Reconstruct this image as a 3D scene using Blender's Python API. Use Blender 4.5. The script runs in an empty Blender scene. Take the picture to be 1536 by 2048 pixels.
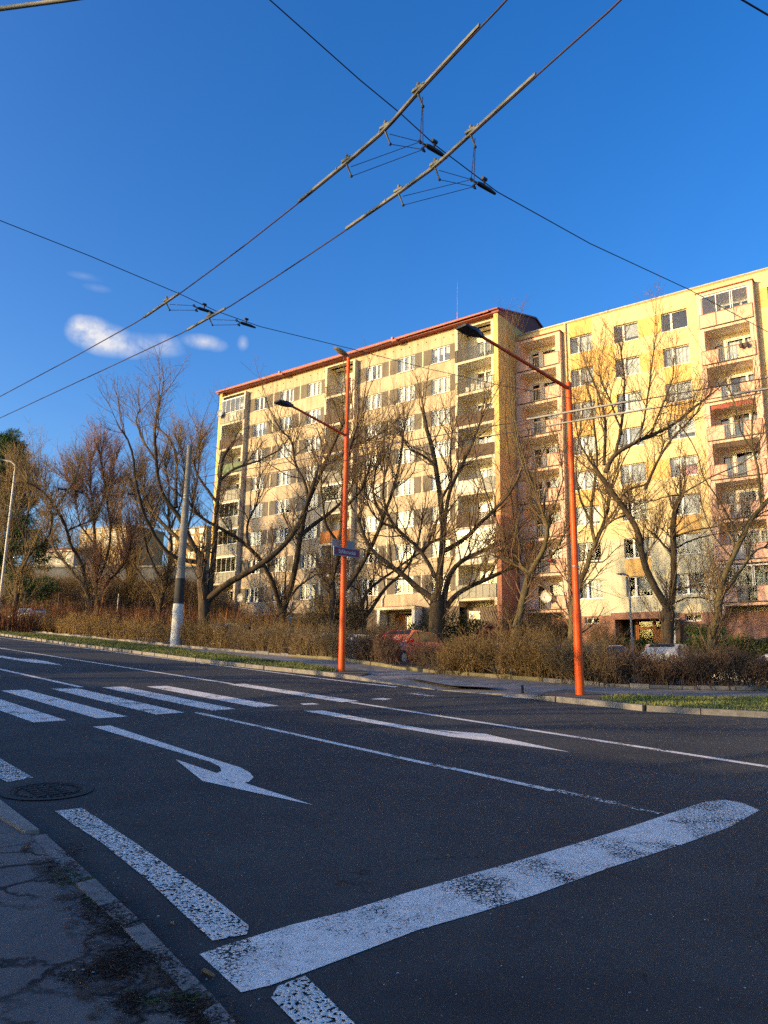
import bpy, math, random
import numpy as np
from mathutils import Vector, Matrix
rad = math.radians
sc = bpy.context.scene
C = sc.collection
# ------------------------------------------------------------------ camera
F, PITCH, ROLL = 1554.84, rad(11.8187), rad(0.92717)
EYE = 1.65                                    # lens above the road, the road passes 1.65 m under it
cp, sp, cr, sr = math.cos(PITCH), math.sin(PITCH), math.cos(ROLL), math.sin(ROLL)
FW = np.array([0, cp, sp]); _r0 = np.array([1., 0, 0]); _u0 = np.array([0, -sp, cp])
RT = cr * _r0 + sr * _u0
UP = -sr * _r0 + cr * _u0
cam = bpy.data.cameras.new('camera')
cam.sensor_fit = 'VERTICAL'; cam.sensor_height = 24; cam.lens = F / 2048 * 24
cam.clip_start = 0.05; cam.clip_end = 3000
camo = bpy.data.objects.new('camera', cam); C.objects.link(camo)
camo.matrix_world = Matrix(((RT[0], UP[0], -FW[0], 0), (RT[1], UP[1], -FW[1], 0), (RT[2], UP[2], -FW[2], 0), (0, 0, 0, 1)))
sc.camera = camo
# ------------------------------------------------------------------ light
SUN_EL = rad(11.0)
SUN_AZ = math.atan2(-0.926, -0.377)            # angle from +Y towards +X
SD = Vector((math.sin(SUN_AZ) * math.cos(SUN_EL), math.cos(SUN_AZ) * math.cos(SUN_EL), math.sin(SUN_EL)))
sl = bpy.data.lights.new('sun', 'SUN'); sl.energy = 3.0; sl.angle = rad(0.53); sl.color = (1.0, 0.70, 0.36)
so = bpy.data.objects.new('sun', sl); C.objects.link(so)
so.rotation_euler = SD.to_track_quat('Z', 'Y').to_euler(); so.location = (-30, -10, 30)
world = bpy.data.worlds.new('World'); sc.world = world; world.use_nodes = True
sc.view_settings.view_transform = 'Standard'; sc.view_settings.look = 'None'
sc.view_settings.exposure = 1.24; sc.view_settings.gamma = 1
sc.cycles.use_denoising = False; sc.cycles.use_adaptive_sampling = False; sc.cycles.caustics_reflective = False; sc.cycles.caustics_refractive = False
sc.cycles.max_bounces = 6; sc.cycles.transparent_max_bounces = 12; sc.cycles.diffuse_bounces = 5
sc.cycles.sample_clamp_indirect = 2.5


def build_world():
    nt = world.node_tree; nt.nodes.clear()
    N = nt.nodes.new; L = nt.links.new
    out = N('ShaderNodeOutputWorld'); bg = N('ShaderNodeBackground'); bg.inputs[1].default_value = 0.15
    sky = N('ShaderNodeTexSky'); sky.sky_type = 'NISHITA'; sky.sun_disc = False
    sky.sun_elevation = SUN_EL; sky.sun_rotation = SUN_AZ
    sky.altitude = 300; sky.air_density = 1.0; sky.dust_density = 3.0; sky.ozone_density = 2.6
    hs = N('ShaderNodeHueSaturation'); hs.inputs['Hue'].default_value = .514; hs.inputs['Saturation'].default_value = 1.345; hs.inputs['Value'].default_value = 1.0
    L(sky.outputs[0], hs.inputs['Color'])
    tc = N('ShaderNodeTexCoord')
    nz = N('ShaderNodeTexNoise'); nz.inputs['Scale'].default_value = 30; nz.inputs['Detail'].default_value = 12; nz.inputs['Roughness'].default_value = 0.66; nz.inputs['Distortion'].default_value = .25
    L(tc.outputs['Generated'], nz.inputs['Vector'])

    def math_(op, a, b=None, c=None):
        m = N('ShaderNodeMath'); m.operation = op
        for i, v in enumerate((a, b, c)):
            if v is None: continue
            if isinstance(v, (int, float)): m.inputs[i].default_value = v
            else: L(v, m.inputs[i])
        return m.outputs[0]

    def dot(vec):
        d = N('ShaderNodeVectorMath'); d.operation = 'DOT_PRODUCT'; L(tc.outputs['Generated'], d.inputs[0])
        d.inputs[1].default_value = vec; return d.outputs['Value']
    mask = None
    # each puff: where it stands in the sky, half width, half height (tangent units), strength
    for x_, y_, w, h, k in CLOUDS:
        c = Vector(ray(x_, y_)).normalized(); a = math.atan2(c.x, c.y); e = math.asin(c.z); c = tuple(c)
        r = (math.cos(a), -math.sin(a), 0); u = (-math.sin(a) * math.sin(e), -math.cos(a) * math.sin(e), math.cos(e))
        dc = dot(c)
        x = math_('DIVIDE', math_('DIVIDE', dot(r), dc), w); y = math_('DIVIDE', math_('DIVIDE', dot(u), dc), h)
        q = math_('SQRT', math_('ADD', math_('MULTIPLY', x, x), math_('MULTIPLY', y, y)))
        f = math_('MULTIPLY', math_('MULTIPLY', math_('MAXIMUM', math_('SUBTRACT', 1.35, q), 0), math_('GREATER_THAN', dc, 0.5)), k)
        mask = f if mask is None else math_('MAXIMUM', mask, f)
    m = math_('MULTIPLY', mask, math_('MULTIPLY_ADD', nz.outputs[0], 2.7, -.68))
    m = math_('MINIMUM', math_('MAXIMUM', m, 0), 0.80)
    mx = N('ShaderNodeMix'); mx.data_type = 'RGBA'
    L(m, mx.inputs[0]); L(hs.outputs[0], mx.inputs[6]); mx.inputs[7].default_value = (2.9, 2.75, 2.6, 1)
    L(mx.outputs[2], bg.inputs[0]); L(bg.outputs[0], out.inputs[0])


# ------------------------------------------------------------------ pixel -> place (the photograph is 1536 x 2048)
NG = np.array([0.01240794, -0.06824032, 0.99759175])        # the sloping street plane
E1 = np.array([0.66320976, -0.74608186, -0.05928471])       # along the road, towards the right
E2 = np.cross(NG, E1)                                       # across the road, away from the lens


def ray(x, y): return FW + RT * ((x - 768) / F) + UP * ((1024 - y) / F)
def at(x, y, Y): r = ray(x, y); return r * (Y / r[1])
def gp(x, y, h=0.0): r = ray(x, y); return r * ((-EYE + h) / (NG @ r))
def rd(a, b, h=0.0): return -NG * EYE + E1 * a + E2 * b + NG * h
def online(x, y, p0, d):                                   # ray meets the upright plane through p0 along d
    nn = np.cross(d, (0, 0, 1)); r = ray(x, y); return r * ((nn @ np.array(p0)) / (nn @ r))
def sstep(a, b, x):
    t = min(1, max(0, (x - a) / (b - a))); return t * t * (3 - 2 * t)
def plane_z(x, y): return (-EYE - NG[0] * x - NG[1] * y) / NG[2]
def gz(x, y):
    z = plane_z(x, y)
    if y > 60:
        k = sstep(-8, -20, x)
        z += k * (5.3 * sstep(55, 90, y) + 9.0 * sstep(115, 230, y))
        z -= (1 - k) * 0.05 * max(0, y - 90)
    if y > 230: z -= 0.06 * (y - 230)
    return z


CLOUDS = ((182, 666, .023, .016, 1.15), (212, 680, .028, .016, 1.0), (162, 655, .013, .012, .85), (245, 692, .030, .012, .66), (296, 690, .036, .011, .5), (330, 686, .018, .009, .4), (406, 684, .022, .008, .55), (430, 690, .013, .007, .48),
          (486, 686, .006, .008, .3), (170, 553, .016, .004, .11), (194, 576, .013, .004, .13))
build_world()


# ------------------------------------------------------------------ materials
def new_mat(name):
    m = bpy.data.materials.new(name); m.use_nodes = True
    nt = m.node_tree; b = nt.nodes['Principled BSDF']
    return m, nt, b, nt.nodes.new, nt.links.new


def ramp(N, L, src, stops):
    r = N('ShaderNodeValToRGB'); e = r.color_ramp.elements
    while len(e) > 1: e.remove(e[-1])
    for i, (p, c) in enumerate(stops):
        q = e[0] if i == 0 else e.new(p)
        q.position = p; q.color = c if len(c) == 4 else (*c, 1)
    L(src, r.inputs[0]); return r.outputs[0]


def noise(N, L, vec, scale, detail=4, rough=.6, dist=0):
    n = N('ShaderNodeTexNoise'); n.inputs['Scale'].default_value = scale; n.inputs['Detail'].default_value = detail
    n.inputs['Roughness'].default_value = rough; n.inputs['Distortion'].default_value = dist
    if vec is not None: L(vec, n.inputs['Vector'])
    return n.outputs[0]


def mapping(N, L, vec, scale):
    m = N('ShaderNodeMapping'); m.inputs['Scale'].default_value = scale; L(vec, m.inputs['Vector']); return m.outputs[0]


def mix(N, L, f, a, b, mode='MIX'):
    x = N('ShaderNodeMix'); x.data_type = 'RGBA'; x.blend_type = mode
    if isinstance(f, (int, float)): x.inputs[0].default_value = f
    else: L(f, x.inputs[0])
    for i, v in ((6, a), (7, b)):
        if isinstance(v, tuple): x.inputs[i].default_value = (*v[:3], 1)
        else: L(v, x.inputs[i])
    return x.outputs[2]


def bump(N, L, b, h, strength, dist=.02):
    k = N('ShaderNodeBump'); k.inputs['Strength'].default_value = strength; k.inputs['Distance'].default_value = dist
    L(h, k.inputs['Height']); L(k.outputs[0], b.inputs['Normal'])


def M(name, col, col2=None, rough=.8, scale=6, stretch=(1, 1, 1), bmp=0, metal=0, spec=.35, lo=.35, hi=.68, fine=0, streak=0):
    m, nt, b, N, L = new_mat(name)
    b.inputs['Roughness'].default_value = rough; b.inputs['Metallic'].default_value = metal
    b.inputs['Specular IOR Level'].default_value = spec
    col2 = col2 or tuple(c * .72 for c in col)
    tc = N('ShaderNodeTexCoord').outputs['Object']
    n = noise(N, L, mapping(N, L, tc, stretch), scale, 5, .62)
    c = ramp(N, L, n, ((lo, col2), (hi, col)))
    if streak:                                              # rain streaks and grime running down the wall
        f = noise(N, L, mapping(N, L, tc, (2.6, 2.6, .16)), 1.0, 6, .7)
        c = mix(N, L, 1.0, c, ramp(N, L, f, ((.30, tuple(1 - streak * k for k in (1, 1.08, 1.2))), (.52, (1, 1, 1)), (.75, (1 + streak * .3,) * 3))), 'MULTIPLY')
    if fine:
        f = noise(N, L, tc, fine, 2)
        c = mix(N, L, 1.0, c, ramp(N, L, f, ((.3, (.72, .72, .72)), (.7, (1.15, 1.15, 1.15)))), 'MULTIPLY')
    L(c, b.inputs['Base Color'])
    if bmp: bump(N, L, b, n, bmp)
    return m


def asphalt(name, col, col2, crack=0, worn=0, spark=True):
    m, nt, b, N, L = new_mat(name)
    tc = N('ShaderNodeTexCoord').outputs['Object']
    b.inputs['Roughness'].default_value = .78; b.inputs['Specular IOR Level'].default_value = .35
    big = noise(N, L, tc, .35, 4, .6); mid = noise(N, L, tc, 3.0, 6, .7)
    c = ramp(N, L, big, ((.3, col2), (.7, col)))
    c = mix(N, L, 1.0, c, ramp(N, L, mid, ((.3, (.78, .78, .8)), (.7, (1.2, 1.18, 1.15)))), 'MULTIPLY')
    g = noise(N, L, tc, 190, 2, .7)
    c = mix(N, L, 1.0, c, ramp(N, L, g, ((.28, (.74, .74, .74)), (.5, (1, 1, 1)), (.70, (1.28, 1.28, 1.28)))), 'MULTIPLY')
    if spark:                                               # pale chips in the aggregate
        v = N('ShaderNodeTexVoronoi'); v.inputs['Scale'].default_value = 60; L(tc, v.inputs['Vector'])
        c = mix(N, L, ramp(N, L, v.outputs['Distance'], ((.0, (.85,) * 3), (.10, (.85,) * 3), (.14, (0, 0, 0)))), c,
                mix(N, L, ramp(N, L, v.outputs['Color'], ((.70, (0, 0, 0)), (.9, (1, 1, 1)))), c, (.36, .35, .34)))
    else_ = noise(N, L, mapping(N, L, tc, (.5, .5, 1)), 1.1, 3, .55, .8)
    c = mix(N, L, 1.0, c, ramp(N, L, else_, ((.32, (.74, .74, .76)), (.5, (1, 1, 1)), (.66, (1.26, 1.22, 1.16)))), 'MULTIPLY')
    if not crack:                                           # hairline cracks here and there
        w = noise(N, L, tc, .8, 5, .7)
        wv = N('ShaderNodeVectorMath'); wv.operation = 'MULTIPLY_ADD'; L(w, wv.inputs[0]); wv.inputs[1].default_value = (1.4, 1.4, 0); L(tc, wv.inputs[2])
        v = N('ShaderNodeTexVoronoi'); v.feature = 'DISTANCE_TO_EDGE'; v.inputs['Scale'].default_value = .42; L(wv.outputs[0], v.inputs['Vector'])
        e_ = ramp(N, L, v.outputs['Distance'], ((0, (1, 1, 1)), (.0022, (1, 1, 1)), (.0045, (0, 0, 0))))
        wh = ramp(N, L, noise(N, L, tc, 1.9, 3), ((.50, (0, 0, 0)), (.58, (1, 1, 1))))
        k = N('ShaderNodeMath'); k.operation = 'MULTIPLY'; L(e_, k.inputs[0]); L(wh, k.inputs[1])
        c = mix(N, L, k.outputs[0], c, (.008, .008, .008))
    h = g
    if crack:
        w = noise(N, L, tc, 1.4, 5, .7)
        wv = N('ShaderNodeVectorMath'); wv.operation = 'MULTIPLY_ADD'; L(w, wv.inputs[0]); wv.inputs[1].default_value = (.55, .55, 0); L(tc, wv.inputs[2])
        v = N('ShaderNodeTexVoronoi'); v.feature = 'DISTANCE_TO_EDGE'; v.inputs['Scale'].default_value = crack; L(wv.outputs[0], v.inputs['Vector'])
        where = ramp(N, L, noise(N, L, tc, .9, 3), ((.42, (0, 0, 0)), (.54, (1, 1, 1))))
        edge = ramp(N, L, v.outputs['Distance'], ((0, (1, 1, 1)), (.022, (1, 1, 1)), (.06, (0, 0, 0))))
        k = N('ShaderNodeMath'); k.operation = 'MULTIPLY'; L(where, k.inputs[0]); L(edge, k.inputs[1])
        c = mix(N, L, k.outputs[0], c, (.012, .011, .010))
        spots = ramp(N, L, noise(N, L, tc, 24, 3, .7), ((.66, (0, 0, 0)), (.72, (1, 1, 1))))
        c = mix(N, L, spots, c, (.045, .042, .038))
    L(c, b.inputs['Base Color']); bump(N, L, b, h, .55, .006)
    return m


def paint(name, wear, kind='flake', col=(.86, .80, .71)):
    """white road paint on a sheet over the asphalt: it is missing where it has worn through"""
    m, nt, b, N, L = new_mat(name)
    tc = N('ShaderNodeTexCoord').outputs['Object']
    b.inputs['Roughness'].default_value = .7
    if kind == 'flake':
        n1 = noise(N, L, tc, 26, 6, .72, .6); n2 = noise(N, L, tc, 2.2, 3, .6)
        a = N('ShaderNodeMath'); a.operation = 'MULTIPLY_ADD'; L(n2, a.inputs[0]); a.inputs[1].default_value = .75; L(n1, a.inputs[2])
        al = ramp(N, L, a.outputs[0], ((max(0, wear), (0, 0, 0)), (wear + .035, (1, 1, 1))))
    elif kind == 'crazed':                                  # fine crack network, opening where wheels cross
        n1 = noise(N, L, tc, 14, 5, .75); n2 = noise(N, L, mapping(N, L, tc, (1, 1, 1)), 1.5, 4, .65, .5)
        wv = N('ShaderNodeVectorMath'); wv.operation = 'MULTIPLY_ADD'; L(n1, wv.inputs[0]); wv.inputs[1].default_value = (.12, .12, .12); L(tc, wv.inputs[2])
        v = N('ShaderNodeTexVoronoi'); v.feature = 'DISTANCE_TO_EDGE'; v.inputs['Scale'].default_value = 30; L(wv.outputs[0], v.inputs['Vector'])
        th = ramp(N, L, n2, ((.34, (.0, .0, .0)), (.50, (.035, .035, .035)), (.68, (.23, .23, .23))))
        k = N('ShaderNodeMath'); k.operation = 'SUBTRACT'; L(v.outputs['Distance'], k.inputs[0]); L(th, k.inputs[1])
        k2 = N('ShaderNodeMath'); k2.operation = 'MULTIPLY_ADD'; L(noise(N, L, tc, 60, 4, .7), k2.inputs[0]); k2.inputs[1].default_value = .34; L(k.outputs[0], k2.inputs[2])
        al = ramp(N, L, k2.outputs[0], ((wear, (0, 0, 0)), (wear + .02, (1, 1, 1))))
    else:                                                   # profiled paint: joined raised blobs with wriggling gaps
        n1 = noise(N, L, tc, 46, 1.6, .5); n2 = noise(N, L, tc, 4, 4, .65)
        a = N('ShaderNodeMath'); a.operation = 'MULTIPLY_ADD'; L(n2, a.inputs[0]); a.inputs[1].default_value = .35; L(n1, a.inputs[2])
        al = ramp(N, L, a.outputs[0], ((wear, (0, 0, 0)), (wear + .02, (1, 1, 1))))
        h = ramp(N, L, a.outputs[0], ((wear, (0, 0, 0)), (wear + .2, (1, 1, 1))))
        bump(N, L, b, h, .8, .012)
    c = ramp(N, L, noise(N, L, tc, 9, 5, .7), ((.3, tuple(x * .72 for x in col)), (.65, col)))
    L(c, b.inputs['Base Color']); L(al, b.inputs['Alpha'])
    return m


def glass_mat(name, tint=(.80, .86, .9)):
    m, nt, b, N, L = new_mat(name); nt.nodes.remove(b)
    out = nt.nodes['Material Output']
    t = N('ShaderNodeBsdfTransparent'); t.inputs[0].default_value = (*tint, 1)
    g = N('ShaderNodeBsdfGlossy'); g.inputs[0].default_value = (1, 1, 1, 1); g.inputs['Roughness'].default_value = .02
    fr = N('ShaderNodeFresnel'); fr.inputs[0].default_value = 1.52
    a = N('ShaderNodeMath'); a.operation = 'MULTIPLY_ADD'; L(fr.outputs[0], a.inputs[0]); a.inputs[1].default_value = 1.0; a.inputs[2].default_value = .03
    tc = N('ShaderNodeTexCoord').outputs['Object']
    k = N('ShaderNodeBump'); k.inputs['Strength'].default_value = .06; k.inputs['Distance'].default_value = .05
    L(noise(N, L, tc, 1.3, 2), k.inputs['Height']); L(k.outputs[0], g.inputs['Normal'])
    x = N('ShaderNodeMixShader'); L(a.outputs[0], x.inputs[0]); L(t.outputs[0], x.inputs[1]); L(g.outputs[0], x.inputs[2])
    L(x.outputs[0], out.inputs[0]); return m


def stripes(name, c1, c2, freq, axis=0, sharp=.5, rough=.8):
    m, nt, b, N, L = new_mat(name); b.inputs['Roughness'].default_value = rough
    tc = N('ShaderNodeTexCoord').outputs['Object']
    w = N('ShaderNodeTexWave'); w.bands_direction = 'XYZ'[axis]; w.inputs['Scale'].default_value = freq; w.inputs['Distortion'].default_value = .25
    w.inputs['Detail Scale'].default_value = .6
    L(tc, w.inputs['Vector'])
    L(ramp(N, L, w.outputs[0], ((sharp - .25, c2), (sharp + .1, c1))), b.inputs['Base Color']); return m


MT = {}
MT['road'] = asphalt('road_asphalt', (.047, .051, .049), (.032, .035, .034))
MT['near_walk'] = asphalt('cracked_asphalt', (.180, .166, .152), (.120, .112, .104), crack=2.6, spark=False)
MT['far_walk'] = asphalt('pavement_asphalt', (.24, .225, .21), (.16, .155, .15), spark=False)
MT['kerb'] = M('kerb_concrete', (.30, .28, .25), (.19, .18, .16), .85, 9, bmp=.3, fine=120)
MT['kerb_old'] = M('kerb_granite', (.24, .225, .205), (.13, .125, .12), .85, 14, bmp=.5, fine=150)
MT['kerb_moss'] = M('kerb_mossy', (.26, .22, .13), (.15, .14, .06), .9, 5, bmp=.3, fine=90)
MT['soil'] = M('soil_litter', (.105, .065, .035), (.04, .026, .016), .95, 7, bmp=.6, fine=40)
MT['dirt'] = M('gravel_dirt', (.17, .13, .09), (.09, .075, .055), .95, 9, bmp=.5, fine=60)
MT['turf'] = M('turf_ground', (.08, .115, .024), (.06, .06, .024), .95, 5, bmp=.4, fine=50)
MT['bank'] = M('dry_grass_bank', (.22, .13, .055), (.10, .085, .03), .95, .35, bmp=.4, fine=3)
MT['blade'] = M('grass_blade', (.095, .145, .028), (.15, .15, .045), .7, 1.2)
MT['blade2'] = M('grass_blade_dry', (.21, .21, .05), (.13, .17, .035), .7, 1.5)
MT['dryblade'] = M('dry_stalk', (.24, .09, .028), (.13, .05, .018), .8, 1.2)
MT['p_good'] = paint('road_paint', .68)
MT['p_zebra'] = paint('road_paint_zebra', .745)
MT['p_stop'] = paint('road_paint_stop', .145, 'crazed')
MT['p_stop2'] = paint('road_paint_stop_end', .20, 'crazed')
MT['p_line'] = paint('road_paint_line', .80)
MT['p_worn'] = paint('road_paint_worn', .92)
MT['p_gone'] = paint('road_paint_gone', 1.03)
MT['p_worm'] = paint('road_paint_profiled', .60, 'worm', (.80, .77, .70))
MT['p_worm2'] = paint('road_paint_profiled_worn', .63, 'worm', (.80, .77, .70))
MT['iron'] = M('cast_iron', (.04, .036, .03), (.02, .018, .016), .6, 30, bmp=.4, metal=.4)
MT['orange'] = M('orange_paint', (.93, .13, .006), (.76, .085, .006), .42, 3, (1, 1, .3), spec=.3)
MT['concrete'] = M('pole_concrete', (.36, .325, .265), (.22, .20, .165), .85, 4, (1, 1, .25), fine=30)
MT['tar'] = M('dark_band', (.05, .05, .048), None, .8, 6)
MT['white'] = M('white_paint', (.72, .72, .68), (.55, .55, .5), .6, 3, (1, 1, .3))
MT['galv'] = M('galvanised', (.34, .35, .35), (.24, .25, .25), .5, 8, metal=.3)
MT['lamp'] = M('lamp_housing', (.03, .03, .033), None, .5, 6)
MT['lamp_grey'] = M('lamp_grey', (.36, .38, .36), None, .5, 6)
MT['diffuser'] = M('lamp_glass', (.35, .30, .20), (.22, .18, .12), .3, 9)
MT['wire'] = M('wire', (.055, .035, .05), None, .5, 6)
MT['bar'] = M('splint', (.19, .185, .15), (.11, .125, .125), .6, 14, (1, 1, 1))
MT['bar_light'] = M('splint_light', (.33, .32, .28), (.24, .24, .22), .6, 9)
MT['insul'] = M('insulator', (.018, .017, .02), None, .5, 6)
MT['sign_red'] = M('sign_red', (.27, .030, .075), None, .5, 3, lo=.2, hi=.4)
MT['cream'] = M('cream_panel', (.58, .475, .335), (.45, .355, .235), .9, .5, (1, 1, .6), fine=14, streak=.34)
MT['cream2'] = M('cream_trim', (.68, .60, .44), (.56, .48, .33), .85, 2, (1, 1, .4))
MT['greypan'] = M('grey_panel', (.185, .160, .128), (.150, .128, .100), .9, 1.6, (1, 1, .4), fine=20, streak=.3)
MT['plinthA'] = M('plinth_brown', (.21, .165, .125), (.13, .105, .08), .9, 2.2, (1, 1, .3), fine=12, streak=.35)
MT['gold'] = M('gable_gold', (.74, .53, .19), (.62, .43, .14), .9, 1.2, (1, 1, .3), streak=.2)
MT['ochre'] = M('gable_ochre', (.62, .36, .16), (.52, .29, .13), .9, 1.2, (1, 1, .3))
MT['maroon'] = M('gable_maroon', (.37, .165, .105), (.29, .125, .08), .9, 1.2, (1, 1, .3))
MT['roofred'] = M('roof_red', (.27, .035, .030), (.20, .026, .024), .5, 3, spec=.4)
MT['gutter'] = M('gutter_pink', (.60, .22, .15), None, .5, 3)
MT['purple'] = M('gable_cladding', (.23, .052, .036), (.19, .042, .030), .7, 2, (1, 1, 6))
MT['yellow'] = M('yellow_render', (.75, .60, .32), (.70, .55, .28), .9, .8, (1, 1, .35), fine=16, streak=.13)
MT['pale'] = M('pale_render', (.68, .63, .44), (.60, .55, .37), .9, .8, (1, 1, .35), fine=16, streak=.16)
MT['amber'] = M('amber_render', (.74, .47, .17), (.66, .41, .14), .9, .9, (1, 1, .4))
MT['pink'] = M('pink_render', (.74, .50, .38), (.66, .44, .33), .9, 1.2, (1, 1, .4))
MT['terra'] = M('terracotta_plinth', (.42, .22, .15), (.31, .16, .11), .9, 1.3, (1, 1, .4), fine=12, streak=.3)
MT['coping'] = M('coping_metal', (.34, .34, .33), None, .5, 6, metal=.3)
MT['inner'] = M('loggia_inner', (.84, .79, .68), (.74, .69, .58), .9, 1.4)
MT['slab'] = M('slab_concrete', (.62, .55, .42), (.46, .40, .31), .9, 2.5, (1, 1, .5))
MT['frame'] = M('window_frame', (.80, .80, .78), None, .45, 3, lo=.1, hi=.3)
MT['glass'] = glass_mat('window_glass')
MT['balglass'] = glass_mat('loggia_glass', (.74, .80, .80))
MT['dark'] = M('interior', (.05, .045, .04), None, .9, 2)
MT['cur_white'] = stripes('curtain_white', (.80, .79, .76), (.52, .51, .49), 4.2)
MT['cur_grey'] = stripes('curtain_grey', (.40, .41, .42), (.18, .19, .20), 5.0)
MT['cur_cream'] = stripes('curtain_cream', (.78, .74, .56), (.55, .50, .36), 3.1)
MT['blind'] = stripes('blind_slats', (.60, .59, .56), (.30, .29, .28), 5.5, 2)
MT['roller'] = M('roller_blind', (.62, .62, .58), None, .8, 3, lo=.1, hi=.3)
MT['cur_pink'] = M('curtain_pink', (.62, .16, .17), None, .9, 3)
MT['r_black'] = M('rail_black', (.035, .030, .026), None, .6, 6)
MT['r_brown'] = stripes('rail_brown', (.115, .070, .040), (.045, .028, .018), 3.2)
MT['r_green'] = M('rail_green', (.135, .19, .10), (.10, .145, .075), .8, 3)
MT['r_grey'] = stripes('rail_grey', (.34, .33, .27), (.20, .20, .17), 2.6)
MT['r_orange'] = stripes('rail_orange', (.40, .15, .03), (.26, .09, .02), 3.4)
MT['r_white'] = M('rail_white', (.70, .68, .60), None, .7, 3)
MT['r_pink'] = M('rail_pink', (.72, .44, .32), (.65, .39, .28), .85, 2)
MT['r_rib'] = stripes('rail_ribbed', (.50, .50, .36), (.34, .36, .27), 4.5)
MT['wood'] = stripes('door_wood', (.42, .16, .05), (.27, .09, .03), 2.2)
MT['awning'] = M('awning_red', (.34, .085, .055), None, .8, 3)
MT['bark'] = M('bark', (.112, .080, .047), (.042, .030, .019), .95, 5, (1, 1, .5), bmp=.8, fine=26)
MT['bark_moss'] = M('bark_moss', (.155, .125, .055), (.07, .055, .03), .95, 3, (1, 1, .6), bmp=.8, fine=22)
MT['twig'] = M('twig', (.20, .135, .072), (.12, .08, .045), .9, .9)
MT['twig_red'] = M('twig_red', (.27, .15, .092), (.17, .10, .065), .9, .9)
MT['twig_gold'] = M('twig_gold', (.31, .205, .075), (.185, .12, .048), .9, 1.1)
MT['twig_tan'] = M('twig_tan', (.27, .19, .088), (.15, .105, .055), .9, 1.1)
MT['twig_brown'] = M('twig_brown', (.20, .125, .070), (.10, .065, .04), .9, 1.1)
MT['needle'] = M('needles', (.085, .145, .036), (.045, .085, .026), .8, .8)
MT['needle_olive'] = M('needles_olive', (.085, .085, .022), (.045, .05, .015), .8, 1.4)
MT['conifer_hedge'] = M('conifer_hedge', (.075, .115, .022), (.04, .065, .015), .8, 1.2)
MT['leaf_red'] = M('leaf_red', (.30, .10, .075), (.18, .055, .045), .8, 2)
MT['tyre'] = M('tyre', (.02, .02, .02), None, .85, 8)
MT['rim'] = M('rim', (.45, .45, .46), None, .35, 8, metal=.7)
MT['carglass'] = M('car_glass', (.025, .03, .035), None, .08, 2, spec=.6)
MT['tail'] = M('tail_light', (.50, .02, .02), None, .3, 4)
MT['head'] = M('head_light', (.75, .75, .75), None, .2, 4)
MT['plate'] = M('number_plate', (.7, .7, .68), None, .5, 4)
MT['farwall'] = M('shed_wall', (.15, .165, .19), (.11, .125, .145), .9, .7)
MT['farroof'] = M('shed_roof', (.30, .30, .30), None, .8, .7)
MT['ochrewall'] = M('far_ochre', (.42, .29, .13), None, .9, .5)
MT['palewall'] = M('far_pale', (.40, .36, .29), None, .9, .5)
MT['tile'] = M('far_tile', (.38, .14, .07), None, .9, .8)
MT['terracotta_pot'] = M('pot_dark', (.11, .08, .075), None, .8, 6)
MT['red_pot'] = M('pot_red', (.42, .03, .05), None, .6, 6)


def car_paint(name, col):
    m, nt, b, N, L = new_mat(name)
    b.inputs['Base Color'].default_value = (*col, 1); b.inputs['Roughness'].default_value = .28; b.inputs['Metallic'].default_value = .15
    b.inputs['Coat Weight'].default_value = .8; b.inputs['Coat Roughness'].default_value = .05
    tc = N('ShaderNodeTexCoord').outputs['Object']
    L(ramp(N, L, noise(N, L, tc, 3, 4), ((.3, tuple(c * .85 for c in col)), (.7, col))), b.inputs['Base Color'])
    return m


# ------------------------------------------------------------------ mesh helpers
def mesh_np(name, V, quads, mats, midx=None, smooth=False):
    """V (n,3), quads (m,4) or list of arrays for mixed faces"""
    me = bpy.data.meshes.new(name)
    V = np.ascontiguousarray(V, dtype=np.float32); quads = np.ascontiguousarray(quads, dtype=np.int32)
    k = quads.shape[1]
    me.vertices.add(len(V)); me.vertices.foreach_set('co', V.ravel())
    me.loops.add(quads.size); me.loops.foreach_set('vertex_index', quads.ravel())
    me.polygons.add(len(quads)); me.polygons.foreach_set('loop_start', np.arange(0, quads.size, k, dtype=np.int32))
    for m in mats: me.materials.append(m)
    if midx is not None: me.polygons.foreach_set('material_index', np.ascontiguousarray(midx, dtype=np.int32))
    if smooth: me.polygons.foreach_set('use_smooth', np.ones(len(quads), dtype=bool))
    me.update(calc_edges=True)
    return me


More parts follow.
